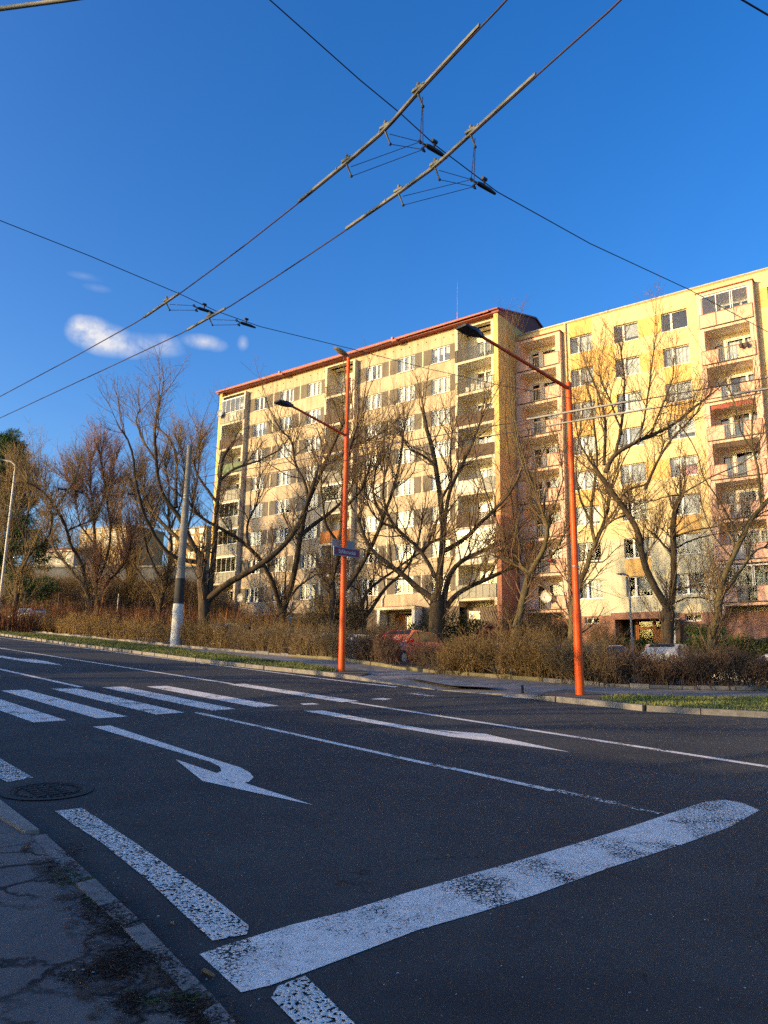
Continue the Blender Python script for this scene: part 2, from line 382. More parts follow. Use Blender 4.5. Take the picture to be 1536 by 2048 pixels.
class MB:
    def __init__(s): s.v = []; s.f = []; s.m = []; s.mats = []
    def mi(s, m):
        m = MT[m] if isinstance(m, str) else m
        if m not in s.mats: s.mats.append(m)
        return s.mats.index(m)
    def poly(s, pts, m):
        n = len(s.v); s.v += [tuple(map(float, p)) for p in pts]; s.f.append(tuple(range(n, n + len(pts)))); s.m.append(s.mi(m))
    def box(s, lo, hi, m):
        (a, b, c), (d, e, f) = lo, hi
        s.hexa([(a, b, c), (d, b, c), (d, e, c), (a, e, c), (a, b, f), (d, b, f), (d, e, f), (a, e, f)], m)
    def hexa(s, p, m):
        n = len(s.v); s.v += [tuple(map(float, q)) for q in p]; k = s.mi(m)
        for f in ((0, 3, 2, 1), (4, 5, 6, 7), (0, 1, 5, 4), (1, 2, 6, 5), (2, 3, 7, 6), (3, 0, 4, 7)):
            s.f.append(tuple(n + i for i in f)); s.m.append(k)
    def prism(s, pts, up, m, m_side=None):
        """outline pts (3D), extruded by the vector up"""
        k = len(pts); n = len(s.v); up = np.array(up, float)
        s.v += [tuple(map(float, p)) for p in pts] + [tuple(map(float, np.array(p) + up)) for p in pts]
        a = s.mi(m); b = s.mi(m_side or m)
        s.f.append(tuple(n + k + i for i in range(k))); s.m.append(a)
        s.f.append(tuple(n + k - 1 - i for i in range(k))); s.m.append(b)
        for i in range(k):
            j = (i + 1) % k; s.f.append((n + i, n + j, n + k + j, n + k + i)); s.m.append(b)
    def tube(s, pts, rs, m, k=8, cap=True):
        pts = [np.array(p, float) for p in pts]
        if not hasattr(rs, '__len__'): rs = [rs] * len(pts)
        n0 = len(s.v); mi = s.mi(m)
        d = pts[-1] - pts[0]; ref = np.array((0, 0, 1.)) if abs(d[2]) < .9 * np.linalg.norm(d) else np.array((1., 0, 0))
        for i, p in enumerate(pts):
            t = pts[min(i + 1, len(pts) - 1)] - pts[max(i - 1, 0)]; t = t / (np.linalg.norm(t) + 1e-9)
            a = np.cross(t, ref); a /= np.linalg.norm(a) + 1e-9; b = np.cross(t, a)
            for j in range(k):
                q = 2 * math.pi * j / k; s.v.append(tuple(p + rs[i] * (math.cos(q) * a + math.sin(q) * b)))
        for i in range(len(pts) - 1):
            for j in range(k):
                j2 = (j + 1) % k
                s.f.append((n0 + i * k + j, n0 + i * k + j2, n0 + (i + 1) * k + j2, n0 + (i + 1) * k + j)); s.m.append(mi)
        if cap:
            s.f.append(tuple(n0 + j for j in reversed(range(k)))); s.m.append(mi)
            s.f.append(tuple(n0 + (len(pts) - 1) * k + j for j in range(k))); s.m.append(mi)
    def ball(s, c, r, m, nu=10, nv=6):
        if not hasattr(r, '__len__'): r = (r, r, r)
        pts = []; c = np.array(c, float)
        n0 = len(s.v); mi = s.mi(m)
        for i in range(nv + 1):
            th = math.pi * i / nv
            for j in range(nu):
                ph = 2 * math.pi * j / nu
                s.v.append(tuple(c + np.array((r[0] * math.sin(th) * math.cos(ph), r[1] * math.sin(th) * math.sin(ph), r[2] * math.cos(th)))))
        for i in range(nv):
            for j in range(nu):
                j2 = (j + 1) % nu; s.f.append((n0 + i * nu + j, n0 + (i + 1) * nu + j, n0 + (i + 1) * nu + j2, n0 + i * nu + j2)); s.m.append(mi)
    def mesh(s, name, smooth=False):
        me = bpy.data.meshes.new(name); me.from_pydata(s.v, [], s.f)
        for m in s.mats: me.materials.append(m)
        me.polygons.foreach_set('material_index', s.m)
        if smooth: me.polygons.foreach_set('use_smooth', [True] * len(s.f))
        me.update(); return me
    def build(s, name, parent=None, smooth=False, loc=None, angle=None):
        o = link(name, s.mesh(name, smooth), parent, loc)
        if smooth and angle: o.data.set_sharp_from_angle(angle=rad(angle))
        return o


def link(name, me, parent=None, loc=None):
    o = bpy.data.objects.new(name, me); C.objects.link(o)
    if parent is not None: o.parent = parent
    if loc is not None: o.location = tuple(map(float, loc))
    return o


def tag(o, label=None, cat=None, group=None, kind=None):
    if label: o['label'] = label
    if cat: o['category'] = cat
    if group: o['group'] = group
    if kind: o['kind'] = kind
    return o


def thing(name, label, cat, loc, rz=0.0, group=None):
    o = bpy.data.objects.new(name, None); C.objects.link(o); o.empty_display_size = .2
    o.location = tuple(map(float, loc)); o.rotation_euler = (0, 0, rz)
    return tag(o, label, cat, group)


def tubes_np(P, R, k):
    """P (n,p,3), R (n,p) -> vertices, quads"""
    n, p, _ = P.shape
    T = np.gradient(P, axis=1); T /= np.linalg.norm(T, axis=2, keepdims=True) + 1e-9
    d = P[:, -1] - P[:, 0]
    ref = np.where((np.abs(d[:, 2:3]) > .8 * np.linalg.norm(d, axis=1, keepdims=True)), np.array([[1., .1, 0]]), np.array([[.05, .1, 1.]]))
    A = np.cross(T, ref[:, None, :]); A /= np.linalg.norm(A, axis=2, keepdims=True) + 1e-9
    B = np.cross(T, A)
    q = 2 * np.pi * np.arange(k) / k
    V = P[:, :, None, :] + R[:, :, None, None] * (np.cos(q)[None, None, :, None] * A[:, :, None, :] + np.sin(q)[None, None, :, None] * B[:, :, None, :])
    base = (np.arange(n) * p * k)[:, None, None] + (np.arange(p - 1) * k)[None, :, None]
    j = np.arange(k)[None, None, :]; j2 = (np.arange(k) + 1) % k
    Q = np.stack([base + j, base + j2[None, None, :], base + k + j2[None, None, :], base + k + j], -1)
    return V.reshape(-1, 3), Q.reshape(-1, 4)


def join_np(parts):
    V = []; Q = []; n = 0
    for v, q in parts: V.append(v); Q.append(q + n); n += len(v)
    return np.concatenate(V), np.concatenate(Q)


def resample(pts, rs, n):
    pts = np.array(pts, float); d = np.concatenate([[0], np.cumsum(np.linalg.norm(np.diff(pts, axis=0), axis=1))])
    # smooth through the points
    t = np.linspace(0, d[-1], n)
    P = np.stack([np.interp(t, d, pts[:, i]) for i in range(3)], 1)
    for _ in range(2): P[1:-1] = (P[:-2] + 2 * P[1:-1] + P[2:]) / 4
    return P, np.interp(t, d, rs)


def unit(v): return v / (np.linalg.norm(v, axis=-1, keepdims=True) + 1e-9)


def grow(rng, P, R, n, length, npts, ang=(35, 75), up=.35, wig=.25, tmin=.15, rk=.55, rmax=.05, rmin=.004, curl=.1, tip=.35, taper=.5):
    """children of every polyline of P (N,p,3): returns polylines and radii"""
    N, p, _ = P.shape
    t = (tmin + (1 - tmin) * rng.random((N, n)) ** .8) * (p - 1.001)
    i = t.astype(int); f = (t - i)[..., None]; a = np.arange(N)[:, None]
    pos = P[a, i] * (1 - f) + P[a, i + 1] * f
    rp = R[a, i] * (1 - f[..., 0]) + R[a, i + 1] * f[..., 0]
    tan = unit(P[a, i + 1] - P[a, i])
    rnd = rng.normal(size=(N, n, 3)); perp = unit(rnd - (rnd * tan).sum(-1, keepdims=True) * tan)
    th = np.radians(rng.uniform(ang[0], ang[1], (N, n)))[..., None]
    d = unit(tan * np.cos(th) + perp * np.sin(th) + np.array([0, 0, up]))
    L = rng.uniform(length[0], length[1], (N, n)) * (1 - taper * t / (p - 1))
    n_ = N * n
    pos = pos.reshape(n_, 3); d = d.reshape(n_, 3); L = L.reshape(n_); r0 = np.clip(rp.reshape(n_) * rk, rmin, rmax)
    out = np.zeros((n_, npts, 3)); out[:, 0] = pos
    for s in range(1, npts):
        d = unit(d + rng.normal(size=d.shape) * wig + np.array([0, 0, curl]))
        out[:, s] = out[:, s - 1] + d * (L / (npts - 1))[:, None]
    k = np.linspace(1, tip, npts)[None, :]
    return out, np.maximum(r0[:, None] * k, rmin * .8)


def uvxyz(P, k): return P


# ================================================================== THE GROUND
def strip(mb, A, B, m):
    for i in range(len(A) - 1): mb.poly([A[i], A[i + 1], B[i + 1], B[i]], m)


def build_ground():
    rng = random.Random(3)
    # road: one long sheet on the sloping street plane
    mb = MB()
    mb.poly([rd(-190, -3), rd(120, -3), rd(120, 26), rd(-190, 26)], 'road')
    road = tag(mb.build('road'), kind='structure')

    def mark(name, pts, m, label=None):
        k = MB(); k.poly(pts, m); o = k.build(name, road)
        if label: o['label'] = label
        return o

    def px(L, h=.004): return [gp(x, y, h) for x, y in L]

    def band(a0, a1, b0, b1, h=.004): return [rd(a0, b0, h), rd(a1, b0, h), rd(a1, b1, h), rd(a0, b1, h)]
    # zebra crossing
    for b0, b1, a0, a1, m in ((4.02, 4.50, -17.3, -12.25, 'p_zebra'), (4.97, 5.46, -17.25, -12.25, 'p_good'), (5.97, 6.49, -17.25, -12.3, 'p_zebra'),
                              (7.03, 7.52, -17.2, -12.35, 'p_zebra'), (7.98, 8.48, -17.0, -12.4, 'p_zebra'), (9.0, 9.48, -16.9, -12.4, 'p_gone'),
                              (9.97, 10.42, -16.8, -12.4, 'p_zebra'), (11.0, 11.5, -16.6, -12.3, 'p_gone'), (11.95, 12.4, -16.2, -12.2, 'p_gone')):
        mark('zebra_stripe', band(a0, a1, b0, b1), m)
    mark('zebra_stripe', px([(740, 1398), (763, 1396), (785, 1397.5), (770, 1400)]), 'p_good')
    mark('zebra_stripe', px([(600, 1407), (625, 1406), (640, 1408.5), (607, 1409.5)]), 'p_good')
    mark('zebra_stripe', px([(792, 1383.5), (832, 1384), (876, 1392), (850, 1392)]), 'p_worn')
    # lane lines
    mark('lane_line', band(-150, -16.9, 10.08, 10.21), 'p_good'); mark('lane_line', band(-12.3, -1.5, 10.05, 10.19), 'p_zebra')
    mark('lane_line', band(-1.5, 60, 10.06, 10.19), 'p_zebra')
    mark('lane_line', band(-150, -17.4, 6.58, 6.72), 'p_good'); mark('lane_line', band(-12.25, -6.3, 6.61, 6.72), 'p_zebra')
    mark('lane_line', band(-6.3, -4.9, 6.64, 6.75), 'p_line'); mark('lane_line', band(-4.9, -3.5, 6.68, 6.79), 'p_worn')
    # edge lines along the far kerb
    A = [rd(-150, 14.6, .004), rd(-49.2, 13.84, .004), rd(-26.4, 13.42, .004), rd(-16.1, 13.22, .004), gp(790, 1374.5, .004)]
    B = [rd(-150, 14.73, .004), rd(-49.2, 13.97, .004), rd(-26.4, 13.55, .004), rd(-16.1, 13.36, .004), gp(796, 1372.8, .004)]
    k = MB(); strip(k, A, B, 'p_zebra'); k.build('edge_line', road)
    A = px([(1005, 1393.2), (1120, 1401.5), (1250, 1412.3), (1380, 1422.3), (1536, 1433.6), (1800, 1452)])
    B = px([(1006, 1391.6), (1120, 1399.7), (1250, 1410), (1380, 1419.8), (1536, 1430.8), (1800, 1448.5)])
    k = MB(); strip(k, A, B, 'p_zebra'); k.build('edge_line', road)
    # arrows
    mark('turn_arrow', px([(185, 1453.3), (220, 1450.7), (310, 1480), (426.7, 1518), (480, 1534.5), (500, 1545), (507, 1555), (497, 1563.5), (489, 1565.5),
                           (627, 1610), (512, 1585.5), (405, 1561.7), (350.7, 1518.3), (433.3, 1546), (443, 1541.7), (440, 1533.3), (420, 1523.3), (300, 1487.5)]), 'p_good')
    mark('turn_arrow', px([(607, 1421.5), (645, 1420.8), (780, 1446), (903, 1466.2), (929, 1469), (868, 1459.2), (970, 1467.5), (1012, 1477), (1140, 1504), (983, 1482.5), (900, 1473.2), (760, 1449)]), 'p_good')
    mark('turn_arrow', px([(-120, 1296), (-60, 1303.2), (0, 1310.8), (40, 1317.5), (62, 1318.2), (50, 1316.3), (92, 1322.3), (125, 1330.5), (60, 1324.2), (0, 1314.8), (-60, 1306.2)]), 'p_good')
    # stop line
    mark('stop_line', px([(399, 1908), (442, 1892.7), (584, 1849), (690, 1822.8), (814, 1785), (960, 1743), (1027.5, 1724), (1162, 1684), (1271, 1650), (1345, 1625), (1392, 1679), (1357, 1691), (1222, 1734), (1072, 1789), (960, 1824), (833, 1860.6), (705, 1909.7), (610, 1945.5), (542, 1970), (482, 1984.4)]), 'p_stop')
    mark('stop_line', px([(1345, 1625), (1410, 1603), (1450, 1599.5), (1485, 1606), (1519, 1620), (1459, 1654), (1392, 1679)]), 'p_stop2')
    mark('stop_line', px([(1490, 1572), (1536, 1562), (1640, 1575), (1600, 1600), (1519, 1612)]), 'p_gone')
    # profiled blocks along the near edge
    mark('edge_block', px([(110, 1622), (164, 1615.6), (277.6, 1690), (428, 1795), (497.6, 1851), (494, 1868), (425, 1881), (372, 1832), (291, 1756), (203, 1685), (146, 1648)], .006), 'p_worm')
    mark('edge_block', px([(542, 1994.6), (556, 1972), (610, 1951), (708.6, 2045.6), (780, 2120), (670, 2130), (591, 2045)], .006), 'p_worm')
    mark('edge_block', px([(-90, 1470), (-60, 1480), (0, 1516.7), (66.7, 1555), (15, 1564), (0, 1556.7), (-110, 1492)], .006), 'p_worm2')
    # ---------------- near pavement with its kerb
    kp_o = [(-300, 1440), (0, 1598.6), (79.6, 1659.6), (91, 1668), (190, 1757), (288, 1847), (365, 1928), (437, 2003), (560, 2150)]
    kp_i = [(-340, 1452), (-45, 1606), (51, 1661), (64, 1672), (150, 1766), (248, 1857), (330, 1942), (405, 2024), (510, 2170)]
    mb = MB()
    I = [gp(x, y, .045) for x, y in kp_i]
    Wd = [p - E2 * 9 for p in I]
    for i in range(len(I) - 1): mb.poly([Wd[i], Wd[i + 1], I[i + 1], I[i]], 'near_walk')
    tag(mb.build('near_pavement'), kind='structure')
    mb = MB()
    for i in range(len(kp_o) - 1):
        h = .075 if i < 2 else .05
        n = 6 if i < 1 else (1 if i in (1, 2) else 2)
        for q in range(n):
            a, b = q / n, (q + 1) / n - .01
            f = lambda L, t, hh: gp(L[i][0] * (1 - t) + L[i + 1][0] * t, L[i][1] * (1 - t) + L[i + 1][1] * t, hh)
            hh = h + rng.uniform(-.006, .006)
            top = [f(kp_o, a, hh), f(kp_o, b, hh), f(kp_i, b, hh), f(kp_i, a, hh)]
            if i == 2: continue
            mb.prism([p - NG * .25 for p in top], NG * .25, 'kerb' if i < 2 else 'kerb_old')
    tag(mb.build('near_kerb'), kind='structure')
    # ---------------- far side: kerb, verge, footpath
    O = [(-250, 1231.5, .11), (0, 1266.5, .11), (137, 1285, .11), (293, 1303.5, .11), (400, 1317, .11), (537, 1332, .11), (654, 1343.5, .11), (720, 1352, .10), (772, 1363, .04), (880, 1378.5, .012),
         (960, 1385, .012), (1045, 1388.5, .05), (1120, 1393, .11), (1219, 1402.5, .11), (1293, 1410, .11), (1400, 1416, .11), (1536, 1423, .11), (1800, 1440, .11), (2600, 1490, .11)]
    Ip = [(-250, 1226.5), (0, 1258), (137, 1272), (293, 1287.5), (400, 1298.5), (537, 1309.5), (600, 1315), (677, 1321), (740, 1330), (833, 1343), (920, 1350.5), (1022, 1358.5), (1126, 1367), (1219, 1374), (1300, 1378), (1400, 1380.5), (1536, 1383), (1800, 1390), (2600, 1412)]
    Ou = [gp(x, y, h) for x, y, h in O]; In = [gp(x, y, .11) for x, y in Ip]
    mb = MB(); strip(mb, Ou, In, 'far_walk'); tag(mb.build('footpath'), kind='structure')
    mb = MB()                                               # kerb stones between verge and road
    for i in range(len(O) - 1):
        a, b = Ou[i], Ou[i + 1]; L = np.linalg.norm(b - a); n = max(1, int(L / 1.0))
        side = np.cross((b - a) / L, NG); side /= np.linalg.norm(side)
        if side @ E2 > 0: side = -side
        for q in range(n):
            t0, t1 = q / n, (q + 1) / n - .012 / max(L / n, .1)
            h0 = O[i][2] * (1 - t0) + O[i + 1][2] * t0 + .006; h1 = O[i][2] * (1 - t1) + O[i + 1][2] * t1 + .006
            p0 = a * (1 - t0) + b * t0; p1 = a * (1 - t1) + b * t1
            p0 = p0 + NG * .006; p1 = p1 + NG * .006
            w = side * (.16 + rng.uniform(-.006, .006))
            mb.hexa([p0 - NG * .3, p0 + w - NG * .3, p1 + w - NG * .3, p1 - NG * .3, p0, p0 + w, p1 + w, p1], 'kerb')
    tag(mb.build('far_kerb'), kind='structure')
    mb = MB()                                               # low edging stones in front of the shrubs
    for i in range(len(In) - 1):
        a, b = In[i], In[i + 1]; L = np.linalg.norm(b - a); t = 0
        side = np.cross(NG, (b - a) / L); side /= np.linalg.norm(side)
        if side @ E2 < 0: side = -side
        while t < L - .1:
            l = rng.choice((.5, .8, 1.0, 1.0)); e = min(L, t + l) - .02
            p0 = a + (b - a) * t / L + side * rng.uniform(0, .03); p1 = a + (b - a) * e / L + side * rng.uniform(0, .03)
            hh = NG * (.10 + rng.uniform(-.03, .03)); w = side * .14
            x = p0[0]
            m = 'kerb_moss' if (-4 < x < 4.2 and rng.random() < .75) else ('kerb_old' if rng.random() < .35 else 'kerb')
            mb.hexa([p0 - NG * .2, p1 - NG * .2, p1 + w - NG * .2, p0 + w - NG * .2, p0 + hh, p1 + hh + NG * rng.uniform(-.012, .012), p1 + w + hh, p0 + w + hh], m)
            t += l
    tag(mb.build('edging_stones'), kind='structure')
    gl_in = [(-250, 1228.5), (0, 1260.8), (137, 1273.6), (293, 1289.5), (400, 1304), (537, 1320), (610, 1329), (669, 1338)]
    gl_out = [(-250, 1231.5), (0, 1266.5), (137, 1285), (293, 1303.5), (400, 1317), (537, 1332), (620, 1340), (672, 1344.5)]
    gr_in = [(1196, 1393), (1240, 1389.8), (1300, 1391.5), (1400, 1393), (1536, 1393.5), (1800, 1398), (2600, 1420)]
    gr_out = [(1205, 1400.5), (1240, 1404.6), (1300, 1410.3), (1400, 1416), (1536, 1423), (1800, 1440), (2600, 1490)]
    for nm, a, b in (('grass_verge', gl_in, gl_out), ('grass_verge', gr_in, gr_out)):
        mb = MB(); strip(mb, [gp(x, y, .118) for x, y in a], [gp(x, y, .118) for x, y in b], 'turf'); tag(mb.build(nm), kind='structure')
    mb = MB(); mb.poly(px([(1064, 1388.6), (1130, 1379), (1200, 1385), (1240, 1391), (1210, 1399.5), (1120, 1391.5)], .118), 'dirt')
    mb.poly(px([(628, 1339), (672, 1334.5), (718, 1338), (740, 1347), (718, 1351), (660, 1344)], .116), 'dirt')
    mb.poly(px([(800, 1352), (960, 1366), (1010, 1376), (900, 1371)], .112), 'far_walk')
    tag(mb.build('bare_earth'), kind='structure')
    # planting bed under the shrubs, then the yard in front of the flats
    mb = MB(); Bk = [p + E2 * 3.6 for p in In]
    strip(mb, [p + NG * .02 for p in In], [p - NG * .02 for p in Bk], 'soil'); strip(mb, [p - NG * .02 for p in Bk], [p + E2 * 1.5 - NG * .55 for p in Bk], 'soil')
    tag(mb.build('planting_bed'), kind='structure')
    mb = MB(); mb.poly([p - NG * .48 for p in (rd(-75, 22.6), rd(70, 22.6), rd(70, 31), rd(-75, 31))], 'far_walk'); tag(mb.build('car_park'), kind='structure')
    # terrain
    xs = np.concatenate([np.linspace(-420, -130, 12), np.linspace(-120, 120, 61), np.linspace(130, 420, 12)])
    ys = np.concatenate([np.linspace(-60, 8, 12), np.linspace(10, 130, 61), np.linspace(140, 700, 25)])
    V = []; 
    for y in ys:
        for x in xs:
            p = np.array((x, y, 0.)); e2 = x * E2[0] + y * E2[1]
            z = gz(x, y) + (-.62 + .66 * sstep(29.5, 34, e2))
            V.append((x, y, z))
    nx = len(xs); Q = [(j * nx + i, j * nx + i + 1, (j + 1) * nx + i + 1, (j + 1) * nx + i) for j in range(len(ys) - 1) for i in range(nx - 1)]
    tag(link('terrain', mesh_np('terrain', V, Q, [MT['bank']], smooth=True)), kind='structure')
    # grass blades
    g = np.random.default_rng(5)

    def blades(name, quads, per_m2, hmin, hmax, m, wid=.006, lean=.5, lab=None):
        P = []; 
        for a, b, c, d in quads:
            area = np.linalg.norm(np.cross(b - a, d - a)); n = int(area * per_m2)
            u = g.random((n, 1)); v = g.random((n, 1))
            P.append((a * (1 - u) + b * u) * (1 - v) + (d * (1 - u) + c * u) * v)
        P = np.concatenate(P); n = len(P)
        k = .5 + .5 * np.sin(P[:, 0] * 2.1 + np.sin(P[:, 1] * 1.3) * 2) * np.sin(P[:, 1] * 1.7)
        H = g.uniform(hmin, hmax, n) * (.6 + .7 * k)
        an = g.uniform(0, 2 * np.pi, n); w = np.stack([np.cos(an), np.sin(an), 0 * an], 1) * (wid * g.uniform(.7, 1.6, n))[:, None]
        tip = np.stack([g.normal(0, lean, n), g.normal(0, lean, n), np.ones(n)], 1) * H[:, None]
        V = np.stack([P - w, P + w, P + tip * .55 + w * .7, P + tip], 1).reshape(-1, 3)
        o = link(name, mesh_np(name, V, np.arange(4 * n).reshape(n, 4), [MT[m]])); return tag(o, kind='stuff', label=lab)

    def quads(a, b, h): 
        A = [gp(x, y, h) for x, y in a]; B = [gp(x, y, h) for x, y in b]; return [(A[i], A[i + 1], B[i + 1], B[i]) for i in range(len(a) - 1)]
    blades('grass', quads(gl_in[1:], gl_out[1:], .118), 420, .04, .10, 'blade', .010, lab='green grass on the far verge left of the tall orange pole')
    blades('grass', quads(gr_in[:-1], gr_out[:-1], .118), 430, .02, .07, 'blade2', .008, lab='sunlit patchy grass on the far verge right of the second orange pole')
    # dry grass on the bank beyond the car park at the far left
    qs = []
    for i in range(40):
        x0 = -62 + i * 1.2
        for y0 in (66, 70, 74, 78, 82):
            qs.append(tuple(np.array((x0 + dx, y0 + dy, gz(x0 + dx, y0 + dy))) for dx, dy in ((0, 0), (1.2, 0), (1.2, 4), (0, 4))))
    blades('dry_grass', qs, 14, .25, .6, 'dryblade', .03, lab='rusty dry grass on the bank below the long grey shed')
    # red brown stalks behind the left shrubs
    qs = [(np.array((-29 + i, 54, gz(-29 + i, 54))), np.array((-28 + i, 54, gz(-28 + i, 54))), np.array((-28 + i, 58, gz(-28 + i, 58))), np.array((-29 + i, 58, gz(-29 + i, 58)))) for i in range(22)]
    blades('dry_stalks', qs, 40, 1.3, 2.4, 'dryblade', .022, .10, lab='tall red brown stalks standing behind the golden hedge at the left')


build_ground()


def build_near_details():
    # manhole cover in the road by the near kerb
    c = gp(95, 1581, .006)
    t = thing('manhole_cover', 'round dark iron manhole cover in the road by the near kerb', 'manhole cover', c)
    def ring(mb, r0, r1, h0, h1, m, k=40):
        for i in range(k):
            a0, a1 = 2 * math.pi * i / k, 2 * math.pi * (i + 1) / k
            p = lambda r, a, h: E1 * r * math.cos(a) + E2 * r * math.sin(a) + NG * h
            mb.poly([p(r0, a0, h0), p(r1, a0, h1), p(r1, a1, h1), p(r0, a1, h0)], m)
    mb = MB(); ring(mb, .33, .40, .004, .004, 'iron'); ring(mb, .31, .33, -.012, .004, 'iron'); mb.build('rim', t)
    mb = MB(); ring(mb, 0, .305, -.004, -.004, 'iron')
    for i in range(-2, 3):
        for j in (-1, 0, 1):
            a = E1 * (i * .085 - .02) + E2 * (j * .11 - .04); mb.hexa([a + E1 * u + E2 * v + NG * w for w in (-.004, .006) for u, v in ((0, 0), (.05, 0), (.05, .08), (0, .08))], 'iron')
    for k in range(30):
        a = 2 * math.pi * k / 30; q = E1 * .27 * math.cos(a) + E2 * .27 * math.sin(a)
        mb.hexa([q + E1 * u + E2 * v + NG * w for w in (-.004, .005) for u, v in ((-.012, -.012), (.012, -.012), (.012, .012), (-.012, .012))], 'iron')
    mb.build('lid', t)
    # weeds, dead leaves and crumbs along the near kerb
    g = np.random.default_rng(9)
    V = []; mats = []

    def patch(cx, cy, rx, ry, n, h, mi, lean=1.6, wid=.0024):
        for _ in range(int(n * (2.0 if mi == 0 else .55))):
            x, y = cx + g.normal() * rx * 1.15, cy + g.normal() * ry * 1.15
            p = gp(x, y, .047); an = g.uniform(0, 6.28)
            if mi == 0 and g.random() < .72:                # dead leaf crumbs lying almost flat
                r = g.uniform(.003, .012); u = E1 * math.cos(an) + E2 * math.sin(an); v = E2 * math.cos(an) - E1 * math.sin(an)
                z = NG * g.uniform(.001, .008)
                V.extend([p - u * r + z * g.random(), p - v * r * .45 + z, p + u * r + z * g.random(), p + v * r * .45 + z]); mats.append(0 if g.random() < .75 else 2)
                continue
            H = h * g.uniform(.3, 1.0) * (.62 if mi == 0 else .7); w = np.array((math.cos(an), math.sin(an), 0)) * wid * g.uniform(.6, 1.6)
            tp = np.array((g.normal() * lean, g.normal() * lean, abs(g.normal(.25, .2)))) * H
            V.extend([p - w, p + w, p + tp * .6 + w * .8 + NG * .003, p + tp]); mats.append(mi)
    dk, gn = 0, 1
    for cx, cy, rx, ry, n, h, mi in ((135, 1755, 14, 8, 220, .05, gn), (170, 1762, 9, 5, 160, .05, gn), (125, 1735, 20, 8, 160, .05, dk), (190, 1800, 14, 9, 240, .05, gn), (205, 1815, 25, 14, 420, .05, dk),
                                     (245, 1850, 26, 11, 420, .05, dk), (235, 1925, 26, 12, 420, .05, dk), (255, 1905, 18, 9, 240, .045, dk), (225, 1945, 24, 9, 320, .045, dk), (160, 1950, 22, 10, 200, .03, dk),
                                     (320, 1920, 18, 9, 200, .05, dk), (345, 1955, 22, 9, 260, .045, dk), (378, 1993, 10, 6, 160, .05, gn), (262, 2005, 16, 16, 260, .05, dk), (308, 2000, 12, 7, 120, .05, gn),
                                     (400, 2020, 22, 12, 360, .045, dk), (430, 2045, 20, 8, 220, .04, dk), (145, 1700, 14, 8, 120, .03, dk), (360, 2000, 20, 14, 220, .04, dk)):
        patch(cx, cy, rx, ry, n, h, mi)
    me = mesh_np('weeds', V, np.arange(len(V)).reshape(-1, 4), [M('dead_weed', (.055, .032, .02), (.02, .013, .009), .95, 30), M('green_weed', (.06, .085, .022), (.035, .05, .015), .8, 20), M('leaf_crumb', (.16, .10, .055), (.09, .055, .03), .9, 30)], mats)
    tag(link('weeds', me), 'dark weeds and dead leaves in the cracks beside the near kerb', kind='stuff')
    m, nt, b, N, L = new_mat('gutter_dirt'); tc = N('ShaderNodeTexCoord').outputs['Object']
    L(ramp(N, L, noise(N, L, tc, 18, 4, .7), ((.3, (.022, .016, .012)), (.7, (.075, .055, .04)))), b.inputs['Base Color']); b.inputs['Roughness'].default_value = .95
    L(ramp(N, L, noise(N, L, tc, 4.2, 7, .72, .6), ((.50, (0, 0, 0)), (.58, (.9, .9, .9)))), b.inputs['Alpha']); MT['gutter_dirt'] = m
    mb = MB()
    Ao = [gp(x, y, .0535) for x, y in ((66, 1673), (152, 1767), (252, 1859), (336, 1944), (411, 2026), (518, 2172))]
    Ai = [gp(x, y, .0535) for x, y in ((40, 1700), (95, 1790), (150, 1900), (150, 1990), (190, 2060), (300, 2220))]
    strip(mb, Ai, Ao, 'gutter_dirt'); tag(mb.build('gutter_dirt'), kind='structure')
    # loose chips on the road and pavement
    V = []; Q = []; mi = []
    for _ in range(420):
        x, y = g.uniform(0, 1536), 1480 + 560 * g.random() ** .8
        p = gp(x, y, .008); r = g.uniform(.002, .006)
        n = len(V)
        for k in range(4):
            a = k * 1.57 + g.uniform(-.4, .4); V.append(p + E1 * math.cos(a) * r * g.uniform(.6, 1.5) + E2 * math.sin(a) * r * g.uniform(.6, 1.5) + NG * g.uniform(0, .004))
        Q.append((n, n + 1, n + 2, n + 3)); mi.append(int(g.random() < .35))
    for x, y in ((148, 1941), (166, 1940), (187, 1945), (236, 1757), (316, 1833), (287, 1532), (140, 1531)):
        p = gp(x, y, .052); n = len(V)
        for k in range(4):
            a = k * 1.57 + g.uniform(-.4, .4); V.append(p + E1 * math.cos(a) * .009 + E2 * math.sin(a) * .009 + NG * g.uniform(0, .004))
        Q.append((n, n + 1, n + 2, n + 3)); mi.append(0)
    me = mesh_np('road_chips', V, Q, [M('chip_pale', (.42, .42, .42)), M('chip_dark', (.10, .075, .055))], mi)
    tag(link('road_chips', me), 'pale stone chips scattered over the near asphalt', kind='stuff')
    # a dry stick and two dead leaves
    mb = MB(); mb.tube([gp(407, 1941, .012), gp(416, 1946, .016), (gp(429, 1952, .012))], [.012, .011, .007], 'twig_tan', 6)
    tag(mb.build('stick', None), 'short dry stick lying between the near kerb and the stop line', 'stick')
    for (x, y), lab in (((894, 1713), 'single brown leaf on the dark road above the stop line'), ((343, 1848), 'single grey leaf on the road between kerb and profiled marking')):
        mb = MB(); p = gp(x, y, .006)
        mb.poly([p - E1 * .03, p - E2 * .014 + E1 * .004 + NG * .012, p + E1 * .03 + NG * .004, p + E2 * .014 + NG * .014], 'twig_tan'); tag(mb.build('leaf'), lab, 'leaf')
    # bollard stub by the dropped kerb
    mb = MB(); p = gp(1045, 1391, .0); mb.tube([p, p + np.array((0, 0, .24))], [.035, .03], 'iron', 10)
    tag(mb.build('marker_post'), 'small dark stub post at the dropped kerb left of the right orange pole', 'post')


build_near_details()


